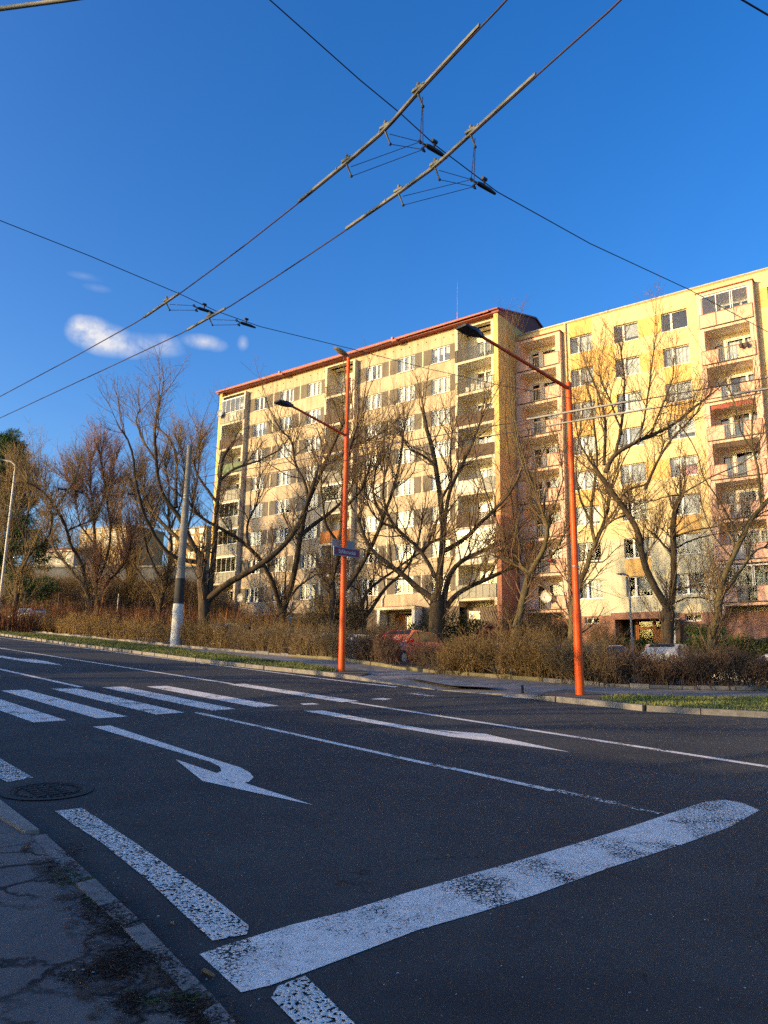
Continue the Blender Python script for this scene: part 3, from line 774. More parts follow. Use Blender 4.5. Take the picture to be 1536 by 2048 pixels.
# ================================================================== THE FLATS
YAW = rad(37.0)
NF = np.array([-math.sin(YAW), -math.cos(YAW), 0]); UF = np.array([math.cos(YAW), -math.sin(YAW), 0])


def wall_grid(mb, xs, zs, y, rects, mat, depth=.16, reveal=None, flip=False):
    xs = sorted(set(round(x, 4) for x in xs)); zs = sorted(set(round(z, 4) for z in zs))
    for i in range(len(xs) - 1):
        for j in range(len(zs) - 1):
            cx, cz = (xs[i] + xs[i + 1]) / 2, (zs[j] + zs[j + 1]) / 2
            if any(a < cx < b and c < cz < d for a, b, c, d in rects): continue
            mb.poly([(xs[i], y, zs[j]), (xs[i + 1], y, zs[j]), (xs[i + 1], y, zs[j + 1]), (xs[i], y, zs[j + 1])], mat(cx, cz))
    for a, b, c, d in rects:
        m = reveal or mat((a + b) / 2, c - .1)
        mb.poly([(a, y, c), (a, y, d), (a, y + depth, d), (a, y + depth, c)], m); mb.poly([(b, y, d), (b, y, c), (b, y + depth, c), (b, y + depth, d)], m)
        mb.poly([(a, y, d), (b, y, d), (b, y + depth, d), (a, y + depth, d)], m); mb.poly([(b, y, c), (a, y, c), (a, y + depth, c), (b, y + depth, c)], m)


_win = {}
def window_meshes(w, h, cuts, t=.06):
    """frame, panes and an outer sill for a window w x h with mullions at the given fractions; local origin bottom left, y inward"""
    key = (w, h, cuts)
    if key in _win: return _win[key]
    mb = MB(); e = [0] + [c * w for c in cuts] + [w]
    mb.box((0, -.03, 0), (w, .04, t), 'frame'); mb.box((0, -.03, h - t), (w, .04, h), 'frame')
    mb.box((0, -.03, t), (t, .04, h - t), 'frame'); mb.box((w - t, -.03, t), (w, .04, h - t), 'frame')
    for c in cuts: mb.box((c * w - .075, -.03, t), (c * w + .075, .04, h - t), 'frame')
    f = mb.mesh('window')
    mb = MB()
    for i in range(len(e) - 1):
        a = e[i] + (t if i == 0 else .075); b = e[i + 1] - (t if i == len(e) - 2 else .075)
        mb.poly([(a, .012, t), (b, .012, t), (b, .012, h - t), (a, .012, h - t)], 'glass')
    p = mb.mesh('pane')
    mb = MB(); mb.box((-.05, -.22, -.05), (w + .05, -.035, -.01), 'frame'); s = mb.mesh('sill')
    _win[key] = (f, p, s, e); return _win[key]


_cur = {}
def curtain_mesh(w, h, a, b, top, bot, m, rng):
    key = (round(w, 2), round(h, 2), a, b, top, bot, m)
    if key in _cur: return _cur[key]
    mb = MB(); n = max(4, int((b - a) * w / .09)); P = []
    for i in range(n + 1):
        x = (a + (b - a) * i / n) * w; y = .14 + (.0 if m in ('roller', 'blind') else .035 * math.sin(i * 1.9) + .02 * math.sin(i * .7)); P.append((x, y))
    for i in range(n):
        mb.poly([(P[i][0], P[i][1], bot * h), (P[i + 1][0], P[i + 1][1], bot * h), (P[i + 1][0], P[i + 1][1], top * h), (P[i][0], P[i][1], top * h)], m)
    _cur[key] = mb.mesh('curtain'); return _cur[key]


def add_window(root, x, y, z, w, h, cuts, curt=(), sill=True, name='window'):
    f, p, s, e = window_meshes(w, h, cuts)
    o = link(name, f, root, (x, y, z)); link('pane', p, o)
    if sill: link('sill', s, o)
    for c in curt: link('curtain', curtain_mesh(w, h, *c, None), o)
    return o


CURT = [((0, 1, .96, .03, 'cur_white'),), ((0, .36, .96, .03, 'cur_white'),), ((0, 1, .96, .03, 'cur_grey'),), ((0, .33, .96, .03, 'cur_white'), (.68, 1, .96, .03, 'cur_white')),
        ((0, 1, .96, .03, 'cur_cream'),), ((.34, 1, .96, .30, 'cur_white'),), (), ((0, 1, .96, .03, 'cur_grey'),), ((0, 1, .96, .55, 'cur_white'),), ((0, 1, .96, .03, 'cur_white'),)]


def bars(mb, a, b, y, z0, z1, m, n, t=.012, solid=None):
    mb.box((a, y - .02, z1 - .04), (b, y + .02, z1), m); mb.box((a, y - .015, z0 + .02), (b, y + .015, z0 + .05), m)
    for i in range(n + 1):
        x = a + (b - a) * i / n; mb.box((x - t, y - .01, z0 + .05), (x + t, y + .01, z1 - .04), m)
    if solid: mb.box((a, y + .022, z0 + .04), (b, y + .034, z1 - .06), solid)


def slats(mb, a, b, y, z0, z1, m, n, gap=.25):
    mb.box((a, y + .02, z1 - .03), (b, y + .06, z1 + .02), m); mb.box((a, y + .02, z0), (b, y + .06, z0 + .05), m)
    for i in range(n):
        x = a + (b - a) * (i + gap / 2) / n; w = (b - a) / n * (1 - gap); mb.box((x, y, z0 + .03), (x + w, y + .018, z1), m)


def build_block_left():
    D = 52.6225; z0 = 2.0; sm = -44.7
    base = -NF * D + UF * sm
    root = thing('apartment_block', 'eight storey cream panel apartment block with grey window bands and a dark red roof edge', 'building', (base[0], base[1], z0), -YAW)
    rng = random.Random(11)
    X = lambda s: s - sm
    Z = lambda z: z - z0
    J = [-61.04, -57.42, -53.80, -50.16, -46.52, -42.90, -39.30, -35.70, -32.10, -28.45]
    TOP = 29.02
    rows = [26.215 - 2.8 * k for k in range(8)]; WH = 1.425
    wins = []                                              # x0, x1 of the window columns
    for j in (1, 2, 3, 5, 6, 7): wins.append((J[j] + .93, J[j] + 2.77))
    ent = [(J[2] + .35, J[3] - .35), (J[6] + .3, J[7] - .3)]

    def mat(cx, cz):
        s, z = cx + sm, cz + z0
        if z < 5.40: return 'plinthA'
        for r in rows:
            if r - .02 < z < r + WH + .02:
                if min(abs(s - j) for j in J) < .06: return 'cream2'
                return 'greypan'
        if min(abs(s - j) for j in J) < .02: return 'cream2'
        return 'cream'
    for part in ((1, 4), (5, 8)):
        mb = MB()
        xs = [J[part[0]], J[part[1]]]; rects = []
        for j in range(part[0], part[1] + 1):
            for d in (.055, .018): xs += [max(J[part[0]], J[j] - d), min(J[part[1]], J[j] + d)]
        for a, b in wins:
            if J[part[0]] < a < J[part[1]]:
                xs += [a, b]; rects += [(X(a), X(b), Z(r), Z(r + WH)) for r in rows]
        for a, b in ent:
            if J[part[0]] < a < J[part[1]]: xs += [a, b]; rects.append((X(a), X(b), Z(2.1), Z(5.05)))
        zs = [2.0, 2.1, 5.05, 5.4, TOP] + [r for r in rows] + [r + WH for r in rows]
        wall_grid(mb, [X(x) for x in xs], [Z(z) for z in zs], 0, rects, mat, .13)
        mb.build('wall', root)
    mb = MB()                                              # gable ends, rear, fascia above the loggias
    for a, b in ((J[0] - .34, J[1]), (J[4], J[5]), (J[8], J[9] + .4)):
        mb.box((X(a + (.4 if a < -61 else 0)), 0.0, Z(28.42)), (X(b - (.4 if b > -28.2 else 0)), .3, Z(TOP)), 'cream')
        mb.box((X(a + .02), 0.62, Z(2.0)), (X(b - .02), .8, Z(5.25)), 'plinthA')
    mb.box((X(-61.04), 12.55, 0), (X(-28.45), 12.8, Z(TOP)), 'cream')
    mb.box((X(-61.0), 3.6, 0), (X(-28.5), 3.7, Z(TOP - .1)), 'dark')
    mb.build('wall', root)
    mb = MB()
    mb.box((X(-61.40), -.5, 0), (X(-61.02), 12.8, Z(TOP)), 'gold'); mb.build('gable_wall', root)
    mb = MB()                                              # right gable in painted tiers
    for a, b, m in ((2.0, 12.2, 'maroon'), (12.2, 17.3, 'ochre'), (17.3, 29.0, 'gold')):
        mb.box((X(-28.43), -.5, Z(a)), (X(-28.05), 12.8, Z(b)), m)
    mb.build('gable_wall', root)
    # roof: low saddle with a dark red edge, pink gutter
    mb = MB(); xl, xr = X(-61.75), X(-27.9)
    prof = [(-.78, 29.18), (-.78, 29.30), (6.4, 31.28), (13.3, 29.30), (13.3, 29.18), (6.4, 31.14)]
    for i in range(len(prof)):
        (a, c), (b, d) = prof[i], prof[(i + 1) % len(prof)]
        mb.poly([(xl, a, Z(c)), (xl, b, Z(d)), (xr, b, Z(d)), (xr, a, Z(c))], 'roofred')
    for x in (xl, xr): mb.poly([(x, a, Z(c)) for a, c in prof], 'roofred')
    mb.box((xl, -.62, Z(28.98)), (xr, .35, Z(29.16)), 'roofred')
    roof = mb.build('roof', root)
    mb = MB(); mb.tube([(xl + .1, -.83, Z(29.12)), (X(-50.0), -.83, Z(29.07)), (X(-41), -.83, Z(29.1)), (X(-28.7), -.83, Z(29.16))], .065, 'gutter', 8)
    for s in (-52.3, -38.4): mb.box((X(s), -.95, Z(28.90)), (X(s + .5), -.5, Z(29.1)), 'roofred'); mb.box((X(s - .05), -.97, Z(29.0)), (X(s + .1), -.75, Z(29.34)), 'gutter')
    mb.build('gutter', roof)
    for s, sg in ((-28.42, 1), (-61.3, -1)):
        mb = MB(); x = X(s + (.39 if sg > 0 else -.15))
        pts = [(x, -.5, Z(28.9)), (x, 12.8, Z(28.9)), (x, 12.9, Z(29.25)), (x, 6.4, Z(31.15)), (x, -.6, Z(29.25))]
        mb.prism(pts, (-.1 * sg, 0, 0), 'purple'); mb.build('gable_cladding', roof)
    mb = MB(); p = (X(-34.3), 3.5, Z(30.2))                # aerial mast on the roof
    mb.tube([p, (p[0], p[1], p[2] + 2.2)], .05, 'gutter', 8); mb.tube([(p[0], p[1], p[2] + 2.2), (p[0], p[1], p[2] + 5.2)], [.022, .008], 'galv', 6)
    mb.tube([(p[0] - 2.6, p[1], p[2] + .55), (p[0] - .6, p[1], p[2] + .75)], .018, 'galv', 5)
    for k in range(7): mb.tube([(p[0] - 2.5 + k * .3, p[1] - .35, p[2] + .56 + .03 * k), (p[0] - 2.5 + k * .3, p[1] + .35, p[2] + .56 + .03 * k)], .01, 'galv', 4)
    mb.ball((p[0] + .75, p[1] - .1, p[2] + .95), (.42, .06, .42), 'galv'); mb.ball((p[0] + .95, p[1] - .1, p[2] + 1.2), (.25, .05, .25), 'galv'); mb.tube([(p[0], p[1], p[2] + 1.0), (p[0] + .9, p[1], p[2] + 1.0)], .03, 'galv', 5)
    mb.build('antenna', roof)
    # windows
    for ci, (a, b) in enumerate(wins):
        for ri, r in enumerate(rows):
            c = CURT[rng.randrange(len(CURT))]
            if ri == 0: c = [(), CURT[3], CURT[4], CURT[3], CURT[7], CURT[8]][ci]
            add_window(root, X(a), .13, Z(r), b - a, WH, (.345, .655), c)
    # small vents under the eaves
    mb = MB()
    for j in (1, 2, 3, 5, 6, 7):
        for q in (.35, 1.25, 2.15, 3.05): mb.box((X(J[j] + q), -.012, Z(28.35)), (X(J[j] + q + .09), .01, Z(28.46)), 'dark')
    mb.build('vent', root)
    # loggias: one tower of three per facade
    kinds = {0: ['glazed_sheet', 'brown', 'green', 'grey', 'glazed', 'glazed', 'glazed_white', 'plants'],
             4: ['bars', 'brown', 'brown', 'grey', 'glazed', 'orange', 'brown', 'bars'],
             8: ['black', 'bars_white', 'darkbrown', 'darkbrown', 'white', 'brown', 'white_glazed', 'grey']}
    for j in (0, 4, 8):
        a, b = J[j], J[j + 1]
        mb = MB()
        for p, q in ((a, a + .24), (b - .24, b)): mb.box((X(p), -.5, Z(5.3)), (X(q), 1.1, Z(28.42)), 'cream2' if j else 'slab')
        mb.box((X(a - .03), -.53, Z(28.42)), (X(b + .03), .9, Z(28.52)), 'cream2')
        rects = []; xs = [a + .24, b - .24, a + 1.12, b - .42]; zs = [5.3, 28.42]
        for r in rows:
            f = r - .715
            rects.append((X(a + 1.12), X(b - .42), Z(f + .12), Z(f + 2.2))); zs += [f + .12, f + 2.2]
            mb.box((X(a + .24), -.48, Z(f - .19)), (X(b - .24), 1.1, Z(f)), 'inner'); mb.box((X(a + .24), -.51, Z(f - .2)), (X(b - .24), -.482, Z(f + .01)), 'slab')
        wall_grid(mb, [X(x) for x in xs], [Z(z) for z in zs], 1.1, rects, lambda cx, cz: 'inner', .12)
        mb.build('loggia_frame', root)
        for ri, r in enumerate(rows):
            f = Z(r - .715); kd = kinds[j][ri]; k = MB(); l, rr, yf = X(a + .05), X(b - .05), -.54
            lab = {'brown': 'brown slatted loggia railing', 'green': 'green loggia railing', 'black': 'black barred loggia railing', 'orange': 'orange wooden loggia railing',
                   'white': 'white loggia panel', 'white_glazed': 'white loggia panel', 'darkbrown': 'dark brown loggia railing', 'plants': 'brown railing overgrown with twigs'}.get(kd)
            if kd in ('brown',): slats(k, l, rr, yf, f + .02, f + 1.05, 'r_brown', 26)
            elif kd == 'orange': slats(k, l, rr, yf, f + .02, f + 1.05, 'r_orange', 24, .12)
            elif kd == 'darkbrown': slats(k, l, rr, yf, f + .02, f + 1.0, 'r_brown', 30, .08)
            elif kd == 'green': k.box((l, yf, f + .04), (rr, yf + .03, f + 1.06), 'r_green'); bars(k, l, rr, yf + .05, f, f + 1.1, 'r_black', 3)
            elif kd == 'black': bars(k, l, rr, yf, f, f + 1.08, 'r_black', 26, .034)
            elif kd == 'bars': bars(k, l, rr, yf, f, f + 1.02, 'r_brown', 24, .009)
            elif kd == 'bars_white':
                bars(k, l, rr, yf, f, f + 1.0, 'r_black', 22, .008); 
                for q in range(5): k.box((l + .9 + q * .5, yf + .1, f + .05), (l + 1.25 + q * .5, yf + .3, f + .5 + .2 * (q % 2)), 'r_white')
            elif kd in ('white', 'white_glazed'): k.box((l, yf, f), (l + 2.3, yf + .03, f + 1.02), 'r_white'); k.box((l + 2.33, yf, f), (rr, yf + .03, f + 1.02), 'r_grey')
            elif kd == 'plants':
                slats(k, l, rr, yf, f, f + 1.0, 'r_brown', 26, .2)
                for q in range(60): x = rng.uniform(l, rr); k.tube([(x, yf - .03, f + rng.uniform(0, .6)), (x + rng.uniform(-.2, .2), yf - .12, f + rng.uniform(.8, 1.3))], .012, 'twig_brown', 3, False)
            else: k.box((l, yf, f), (rr, yf + .03, f + 1.0), 'r_grey'); bars(k, l, rr, yf - .02, f, f + 1.03, 'r_grey', 6, .014)
            if kd == 'glazed_sheet': k.box((l + 1.55, yf - .02, f + .12), (l + 2.35, yf - .005, f + .95), 'r_white')
            rl = k.build('railing', root)
            if lab: rl['label'] = lab
            if 'glazed' in kd:
                g = MB(); n = 5
                for q in range(n + 1): x = l + (rr - l) * q / n; g.box((x - .018, yf, f + 1.04), (x + .018, yf + .03, f + 2.5), 'frame' if kd != 'glazed' else 'galv')
                g.box((l, yf, f + 2.5), (rr, yf + .04, f + 2.6), 'frame'); g.box((l, yf, f + 1.03), (rr, yf + .04, f + 1.09), 'frame')
                go = g.build('loggia_glazing', root)
                g = MB(); g.poly([(l, yf + .015, f + 1.09), (rr, yf + .015, f + 1.09), (rr, yf + .015, f + 2.5), (l, yf + .015, f + 2.5)], 'balglass'); g.build('pane', go)
            add_window(root, X(a + 1.12), 1.2, f + .12, b - a - 1.54, 2.08, (.36, .68), CURT[rng.randrange(len(CURT))], False, 'balcony_door')
    # plinth windows below the loggias
    for s, zz, w in ((-31.5, 4.35, .95), (-45.4, 4.1, .8)):
        add_window(root, X(s), .58, Z(zz), w, .62, (.32,), ((0.3, 1, .95, .05, 'cur_white'),), False, 'cellar_window')
    # trellis at the foot of the right gable
    mb = MB()
    for q in range(9):
        x = X(-30.2) + q * .22; mb.tube([(x, -.45, Z(5.1)), (x + 1.3, -.45, Z(2.4))], .03, 'r_brown', 4)
    mb.box((X(-30.3), -.47, Z(5.1)), (X(-28.2), -.41, Z(5.18)), 'r_brown'); mb.build('trellis', root)
    # the two entrances: canopy, side fins, glazed door in the recess
    for i, (a, b) in enumerate(ent):
        mb = MB()
        mb.box((X(a - .42), -1.15, Z(5.22)), (X(b + .42), .0, Z(5.44)), 'cream2'); mb.box((X(a - .44), -1.18, Z(5.44)), (X(b + .44), -.002, Z(5.49)), 'roofred')
        for s in (a - .40, b + .12): mb.box((X(s), -1.1, 0), (X(s + .28), -.002, Z(5.22)), 'white')
        mb.build('canopy', root)
        mb = MB()
        mb.box((X(a), 1.0, Z(2.1)), (X(a + 1.0), 1.08, Z(5.05)), 'wood'); mb.box((X(a - .02), .13, Z(2.0)), (X(b + .02), 1.2, Z(2.1)), 'slab')
        mb.box((X(a - .03), .13, Z(2.0)), (X(a), 1.2, Z(5.1)), 'slab'); mb.box((X(b), .13, Z(2.0)), (X(b + .03), 1.2, Z(5.1)), 'slab')
        mb.box((X(a), .13, Z(5.05)), (X(b), 1.2, Z(5.1)), 'slab')
        mb.build('porch', root)
        d = add_window(root, X(a + 1.05), 1.0, Z(2.12), b - a - 1.08, 2.75, (.12, .62), (), False, 'entrance_door')
        if i == 1: d['label'] = 'white framed glazed entrance door'
    # rain pipe
    mb = MB(); mb.tube([(X(-39.62), -.10, Z(2.2)), (X(-39.62), -.10, Z(6.2)), (X(-39.4), -.02, Z(6.6))], .06, 'white', 8); mb.build('drain_pipe', root)


def build_block_right():
    D = 55.557; z0 = 1.2; sm = -14.0
    base = -NF * D + UF * sm
    root = thing('apartment_block', 'yellow apartment block with amber patches, pink loggias and a terracotta ground floor', 'building', (base[0], base[1], z0), -YAW)
    rng = random.Random(23)
    X = lambda s: s - sm
    Z = lambda z: z - z0
    TOP = 28.15; WH = 1.45
    rows = [25.385 - 2.8 * k for k in range(8)]
    wins = [(-23.40, -21.54), (-19.77, -17.87), (-16.13, -14.24), (-8.82, -6.95), (-5.15, -3.28), (-1.5, .37)]
    L0, L1, R0, R1, END = -28.02, -24.02, -13.42, -9.62, 2.2
    patches = []
    for k in range(8):
        r = rows[k]
        if k in (0, 2, 5): patches.append((-23.4, -21.54, r + WH, r + 2.8 if k else TOP))
        if k in (1, 3): patches.append((-23.4, -21.54, r + WH, r + 2.8))
        if k in (0, 1, 4): patches.append((-17.87, -16.13, r, r + WH))
        if k in (1, 2): patches.append((-21.54, -19.77, r - .0, r + WH + (1.35 if k == 1 else 0)))
        if k in (2, 3, 6): patches.append((-16.13, -14.24, r + WH, r + 2.8))
        if k in (7,): patches.append((-19.77, -17.87, r + WH, r + 2.8))
        if k in (0, 2, 3, 5): patches.append((-9.45, -8.82, r, r + WH))
        if k in (1, 4): patches.append((-6.95, -5.15, r, r + WH))
    ent = (-20.45, -16.85)

    def mat(cx, cz):
        s, z = cx + sm, cz + z0
        if z < 4.5: return 'terra'
        for a, b, c, d in patches:
            if a < s < b and c < z < d: return 'amber'
        return 'pale' if z < 10.1 else 'yellow'
    for a0, b0 in ((L1, R0), (R1, END)):
        mb = MB(); xs = [a0, b0]; rects = []; zs = [1.2, 1.5, 3.95, 4.15, 4.5, TOP, 10.1]
        for r in rows: zs += [r, r + WH, r + 2.8 if r + 2.8 < TOP else TOP]
        for a, b, c, d in patches:
            if a0 < a < b0: xs += [a, b]; zs += [c, d]
        for a, b in wins:
            if a0 < a < b0: xs += [a, b]; rects += [(X(a), X(b), Z(r), Z(r + WH)) for r in rows]
        if a0 == L1:
            xs += list(ent); rects.append((X(ent[0]), X(ent[1]), Z(1.5), Z(4.15)))
            for s in (-23.0, -15.75): xs += [s, s + 1.1]; rects.append((X(s), X(s + 1.1), Z(3.95), Z(4.4))); zs += [4.4]
        wall_grid(mb, [X(x) for x in xs], [Z(z) for z in zs], 0, rects, mat, .2)
        mb.build('wall', root)
    mb = MB()
    for a, b in ((L0, L1), (R0, R1)):
        mb.box((X(a), 0, Z(27.5)), (X(b), .3, Z(TOP)), 'yellow'); mb.box((X(a), .35, 0), (X(b), .5, Z(4.45)), 'terra')
    mb.box((X(L0), 11.8, 0), (X(END), 12, Z(TOP)), 'yellow'); mb.box((X(END - .02), 0.002, 0), (X(END + .25), 12, Z(TOP)), 'yellow')
    mb.box((X(L0), 3.2, 0), (X(END), 3.3, Z(TOP - .2)), 'dark'); mb.box((X(L0), 0.32, Z(TOP - .15)), (X(END), 11.8, Z(TOP - .02)), 'dark')
    mb.build('wall', root)
    mb = MB(); mb.box((X(L0), -.10, Z(TOP)), (X(END + .3), .45, Z(TOP + .10)), 'coping'); mb.box((X(L0), -.05, Z(TOP - .06)), (X(END + .27), -.003, Z(TOP - .003)), 'amber'); mb.build('coping', root)
    mb = MB(); mb.tube([(X(-23.72), -.09, Z(4.6)), (X(-23.72), -.09, Z(TOP))], .07, 'yellow', 8); mb.build('drain_pipe', root)
    BC = [((.38, 1, .94, .03, 'cur_grey'),), ((.38, 1, .94, .25, 'blind'),), ((.38, 1, .94, .03, 'cur_white'), (0, .34, .94, .03, 'cur_grey')), ((0, 1, .94, .03, 'cur_grey'),), ((.38, 1, .94, .03, 'roller'),), (), ((0, 1, .94, .2, 'cur_white'),), ((.38, 1, .94, .03, 'cur_cream'),)]
    for ci, (a, b) in enumerate(wins):
        for ri, r in enumerate(rows):
            c = BC[rng.randrange(len(BC))]
            if ri == 0 and ci < 3: c = [BC[4], BC[1], ()][ci]
            if ri == 1 and ci == 2: c = BC[2]
            if ci == 2 and ri in (3,): c = ((0, 1, .98, .28, 'roller'),)
            if ci == 2 and ri == 4: c = ((.45, 1, .5, .03, 'cur_pink'), (0, 1, .97, .6, 'cur_white'))
            if ci == 2 and ri == 5: c = ((.38, 1, .97, .05, 'blind'),)
            add_window(root, X(a), .2, Z(r), b - a, WH, (.36,), c)
    for s in (-23.0, -15.75): add_window(root, X(s), .2, Z(3.95), 1.1, .45, (.5,), (), True, 'cellar_window')
    for a, b, nm in ((L0, L1, 0), (R0, R1, 1)):
        mb = MB()
        for p, q in ((a + .01, a + .40), (b - .40, b)): mb.box((X(p), -.54, Z(4.3)), (X(q), 1.0, Z(27.40)), 'pink')
        mb.box((X(a - .06), -.62, Z(27.40)), (X(b + .08), .6, Z(27.47)), 'awning'); mb.box((X(a + .40), -.48, Z(27.18)), (X(b - .40), 1.0, Z(27.395)), 'inner'); mb.box((X(a + .40), -.52, Z(27.16)), (X(b - .40), -.482, Z(27.395)), 'pink')
        rects = []; xs = [a + .4, b - .4, a + .62, a + 1.28, a + 1.5, b - .55]; zs = [4.3, 27.2]
        for r in rows:
            f = r - .74
            if nm: h = [(a + .62, a + 1.28, f + .75, f + 2.0), (a + 1.5, b - .55, f + .06, f + 2.15)]
            else: h = [(a + .72, a + 1.42, f + .06, f + 2.1), (a + 1.72, b - .62, f + .8, f + 2.1)]
            for q in h: xs += [q[0], q[1]]; zs += [q[2], q[3]]; rects.append((X(q[0]), X(q[1]), Z(q[2]), Z(q[3])))
            mb.box((X(a + .40), -.48, Z(f - .20)), (X(b - .40), 1.0, Z(f)), 'inner'); mb.box((X(a + .40), -.52, Z(f - .22)), (X(b - .40), -.482, Z(f + .01)), 'pink')
        wall_grid(mb, [X(x) for x in xs], [Z(z) for z in zs], 1.0, rects, lambda cx, cz: 'inner', .12)
        mb.build('loggia_frame', root)
        for ri, r in enumerate(rows):
            f = Z(r - .74); l, rr, yf = X(a + .13), X(b - .10), -.60
            w = rr - l; c0, c1 = l + w * .32, l + w * .66
            k = MB()
            for p, q in ((l, c0), (c1, rr)):
                k.box((p + .03, yf, f + .02), (q - .03, yf + .03, f + 1.0), 'r_pink')
            k.box((l, yf - .01, f - .02), (rr, yf + .04, f + .03), 'r_black'); k.box((l, yf - .01, f + 1.0), (rr, yf + .04, f + 1.05), 'maroon')
            k.box((l, yf - .005, f), (l + .03, yf + .035, f + 1.0), 'maroon'); k.box((rr - .03, yf - .005, f), (rr, yf + .035, f + 1.0), 'maroon')
            if nm and ri == 0: k.box((c0 + .04, yf + .01, f + .03), (c1 - .02, yf + .03, f + 1.0), 'r_rib'); k.box((c0 - .03, yf - .004, f), (c0 + .04, yf + .02, f + 1.0), 'maroon')
            else: bars(k, c0, c1, yf + .01, f, f + 1.02, 'r_grey', 9, .009)
            k.build('railing', root)
            if nm: hs = [(.62, .66, .75, 1.25), (1.5, b - a - 2.05, .06, 2.09)]
            else: hs = [(.72, .70, .06, 2.04), (1.72, b - a - 2.34, .8, 1.3)]
            add_window(root, X(a + hs[0][0]), 1.1, f + hs[0][2], hs[0][1], hs[0][3], (), BC[rng.randrange(8)] if rng.random() < .5 else (), False, 'balcony_door')
            add_window(root, X(a + hs[1][0]), 1.1, f + hs[1][2], hs[1][1], hs[1][3], (.66,) if nm else (), BC[rng.randrange(8)], False, 'balcony_door')
            if nm and (ri == 0 or ri == 7):
                g = MB()
                for q in (0, .33, .62, .66, 1): x = l + .12 + (w - .3) * q; g.box((x - .025, yf + .05, f + 1.05), (x + .025, yf + .08, f + 2.42), 'frame')
                g.box((l + .1, yf + .05, f + 2.36), (rr - .15, yf + .09, f + 2.44), 'frame'); go = g.build('loggia_glazing', root)
                g = MB(); g.poly([(l + .12, yf + .06, f + 1.06), (rr - .18, yf + .06, f + 1.06), (rr - .18, yf + .06, f + 2.36), (l + .12, yf + .06, f + 2.36)], 'balglass'); g.build('pane', go)
            if nm and ri in (3, 4):
                g = MB(); n = 14
                for q in range(n):
                    x0, x1 = X(a + .42) + (b - a - .84) * q / n, X(a + .42) + (b - a - .84) * (q + 1) / n
                    zb = f + 2.27 + .04 * math.sin(q * 1.3)
                    g.hexa([(x0, -.46, zb), (x1, -.46, zb), (x1, -.44, zb), (x0, -.44, zb), (x0, -.44, f + 2.55), (x1, -.44, f + 2.55), (x1, -.42, f + 2.55), (x0, -.42, f + 2.55)], 'awning' if ri == 3 else 'r_brown')
                g.build('awning', root)
    a, b = ent                                             # entrance
    mb = MB(); mb.box((X(a - .35), -.5, Z(4.15)), (X(b + .25), -.002, Z(4.62)), 'terra'); mb.box((X(a - .38), -.54, Z(4.62)), (X(b + .28), -.002, Z(4.68)), 'white')
    for s in (a - .33, b + .02): mb.box((X(s), -.48, 0), (X(s + .25), -.002, Z(4.15)), 'terra')
    mb.build('canopy', root)
    mb = MB(); mb.box((X(a), .2, Z(1.4)), (X(b), 1.1, Z(1.5)), 'slab'); mb.box((X(a - .02), .2, Z(1.4)), (X(a), 1.1, Z(4.2)), 'wood'); mb.box((X(b), .2, Z(1.4)), (X(b + .02), 1.1, Z(4.2)), 'wood'); mb.box((X(a), .2, Z(4.15)), (X(b), 1.1, Z(4.2)), 'dark')
    mb.build('porch', root)
    mb = MB(); y = 1.0; e = [a, a + .9, a + 1.15, a + 2.15, a + 2.4, b]
    mb.box((X(e[0]), y, Z(1.5)), (X(e[1]), y + .05, Z(4.15)), 'dark')
    for s in (e[1], e[3] - .02, b - .2): mb.box((X(s), y - .04, Z(1.5)), (X(s + .25), y + .06, Z(4.15)), 'wood')
    mb.box((X(e[2]), y - .03, Z(1.5)), (X(e[3]), y + .05, Z(1.8)), 'wood'); mb.box((X(e[2]), y - .03, Z(3.5)), (X(e[3]), y + .05, Z(3.68)), 'wood'); mb.box((X(e[4]), y - .03, Z(1.5)), (X(b), y + .05, Z(3.5)), 'wood')
    d = mb.build('entrance_door', root); d['label'] = 'orange wooden entrance door with glass'
    mb = MB(); mb.poly([(X(e[2]), y, Z(1.8)), (X(e[3]), y, Z(1.8)), (X(e[3]), y, Z(3.5)), (X(e[2]), y, Z(3.5))], 'glass'); mb.poly([(X(e[2]), y, Z(3.68)), (X(b), y, Z(3.68)), (X(b), y, Z(4.12)), (X(e[2]), y, Z(4.12))], 'glass'); mb.build('pane', d)
    mb = MB(); mb.box((X(-16.5), -.9, 0), (X(-16.2), -.2, Z(4.0)), 'white'); mb.box((X(-16.18), -.9, 0), (X(-15.9), -.2, Z(3.9)), 'r_brown'); mb.box((X(-16.55), -.95, Z(4.0)), (X(-15.85), -.15, Z(4.08)), 'slab'); mb.build('porch_wall', root)


build_block_left()
build_block_right()


def dish(px_, py_, D, label, r, fx):
    R_ = ray(px_, py_); t = -(D - fx) / (R_ @ NF); p = R_ * t
    t = thing('satellite_dish', label, 'satellite dish', p, -YAW)
    mb = MB(); k = 18
    for i in range(3):
        for j in range(k):
            def q(ii, jj): 
                rr = r * ii / 3; a = 2 * math.pi * jj / k; return (rr * math.cos(a), -.16 * (ii / 3) ** 2 * r * 2, rr * math.sin(a))
            mb.poly([q(i, j), q(i + 1, j), q(i + 1, j + 1), q(i, j + 1)], 'galv' if 'grey' in label else 'r_white')
    mb.build('reflector', t)
    mb = MB(); mb.tube([(0, -.05, -r * .9), (0, -.65 * r * 1.6, -.1)], .015, 'galv', 6); mb.ball((0, -.65 * r * 1.6, -.08), .05, 'galv', 8, 5); mb.build('feed_arm', t)
    mb = MB(); mb.tube([(0, .02, 0), (0, fx, -.05)], .025, 'galv', 6); mb.build('bracket', t)


dish(441, 828, 52.62, 'small grey satellite dish on the upper left corner of the cream block', .42, .75)
dish(482, 1196, 52.62, 'round white satellite dish beside the lowest left window of the cream block', .42, .62)
dish(1094, 1193, 55.56, 'white satellite dish on the lowest left loggia of the yellow block', .47, .85)


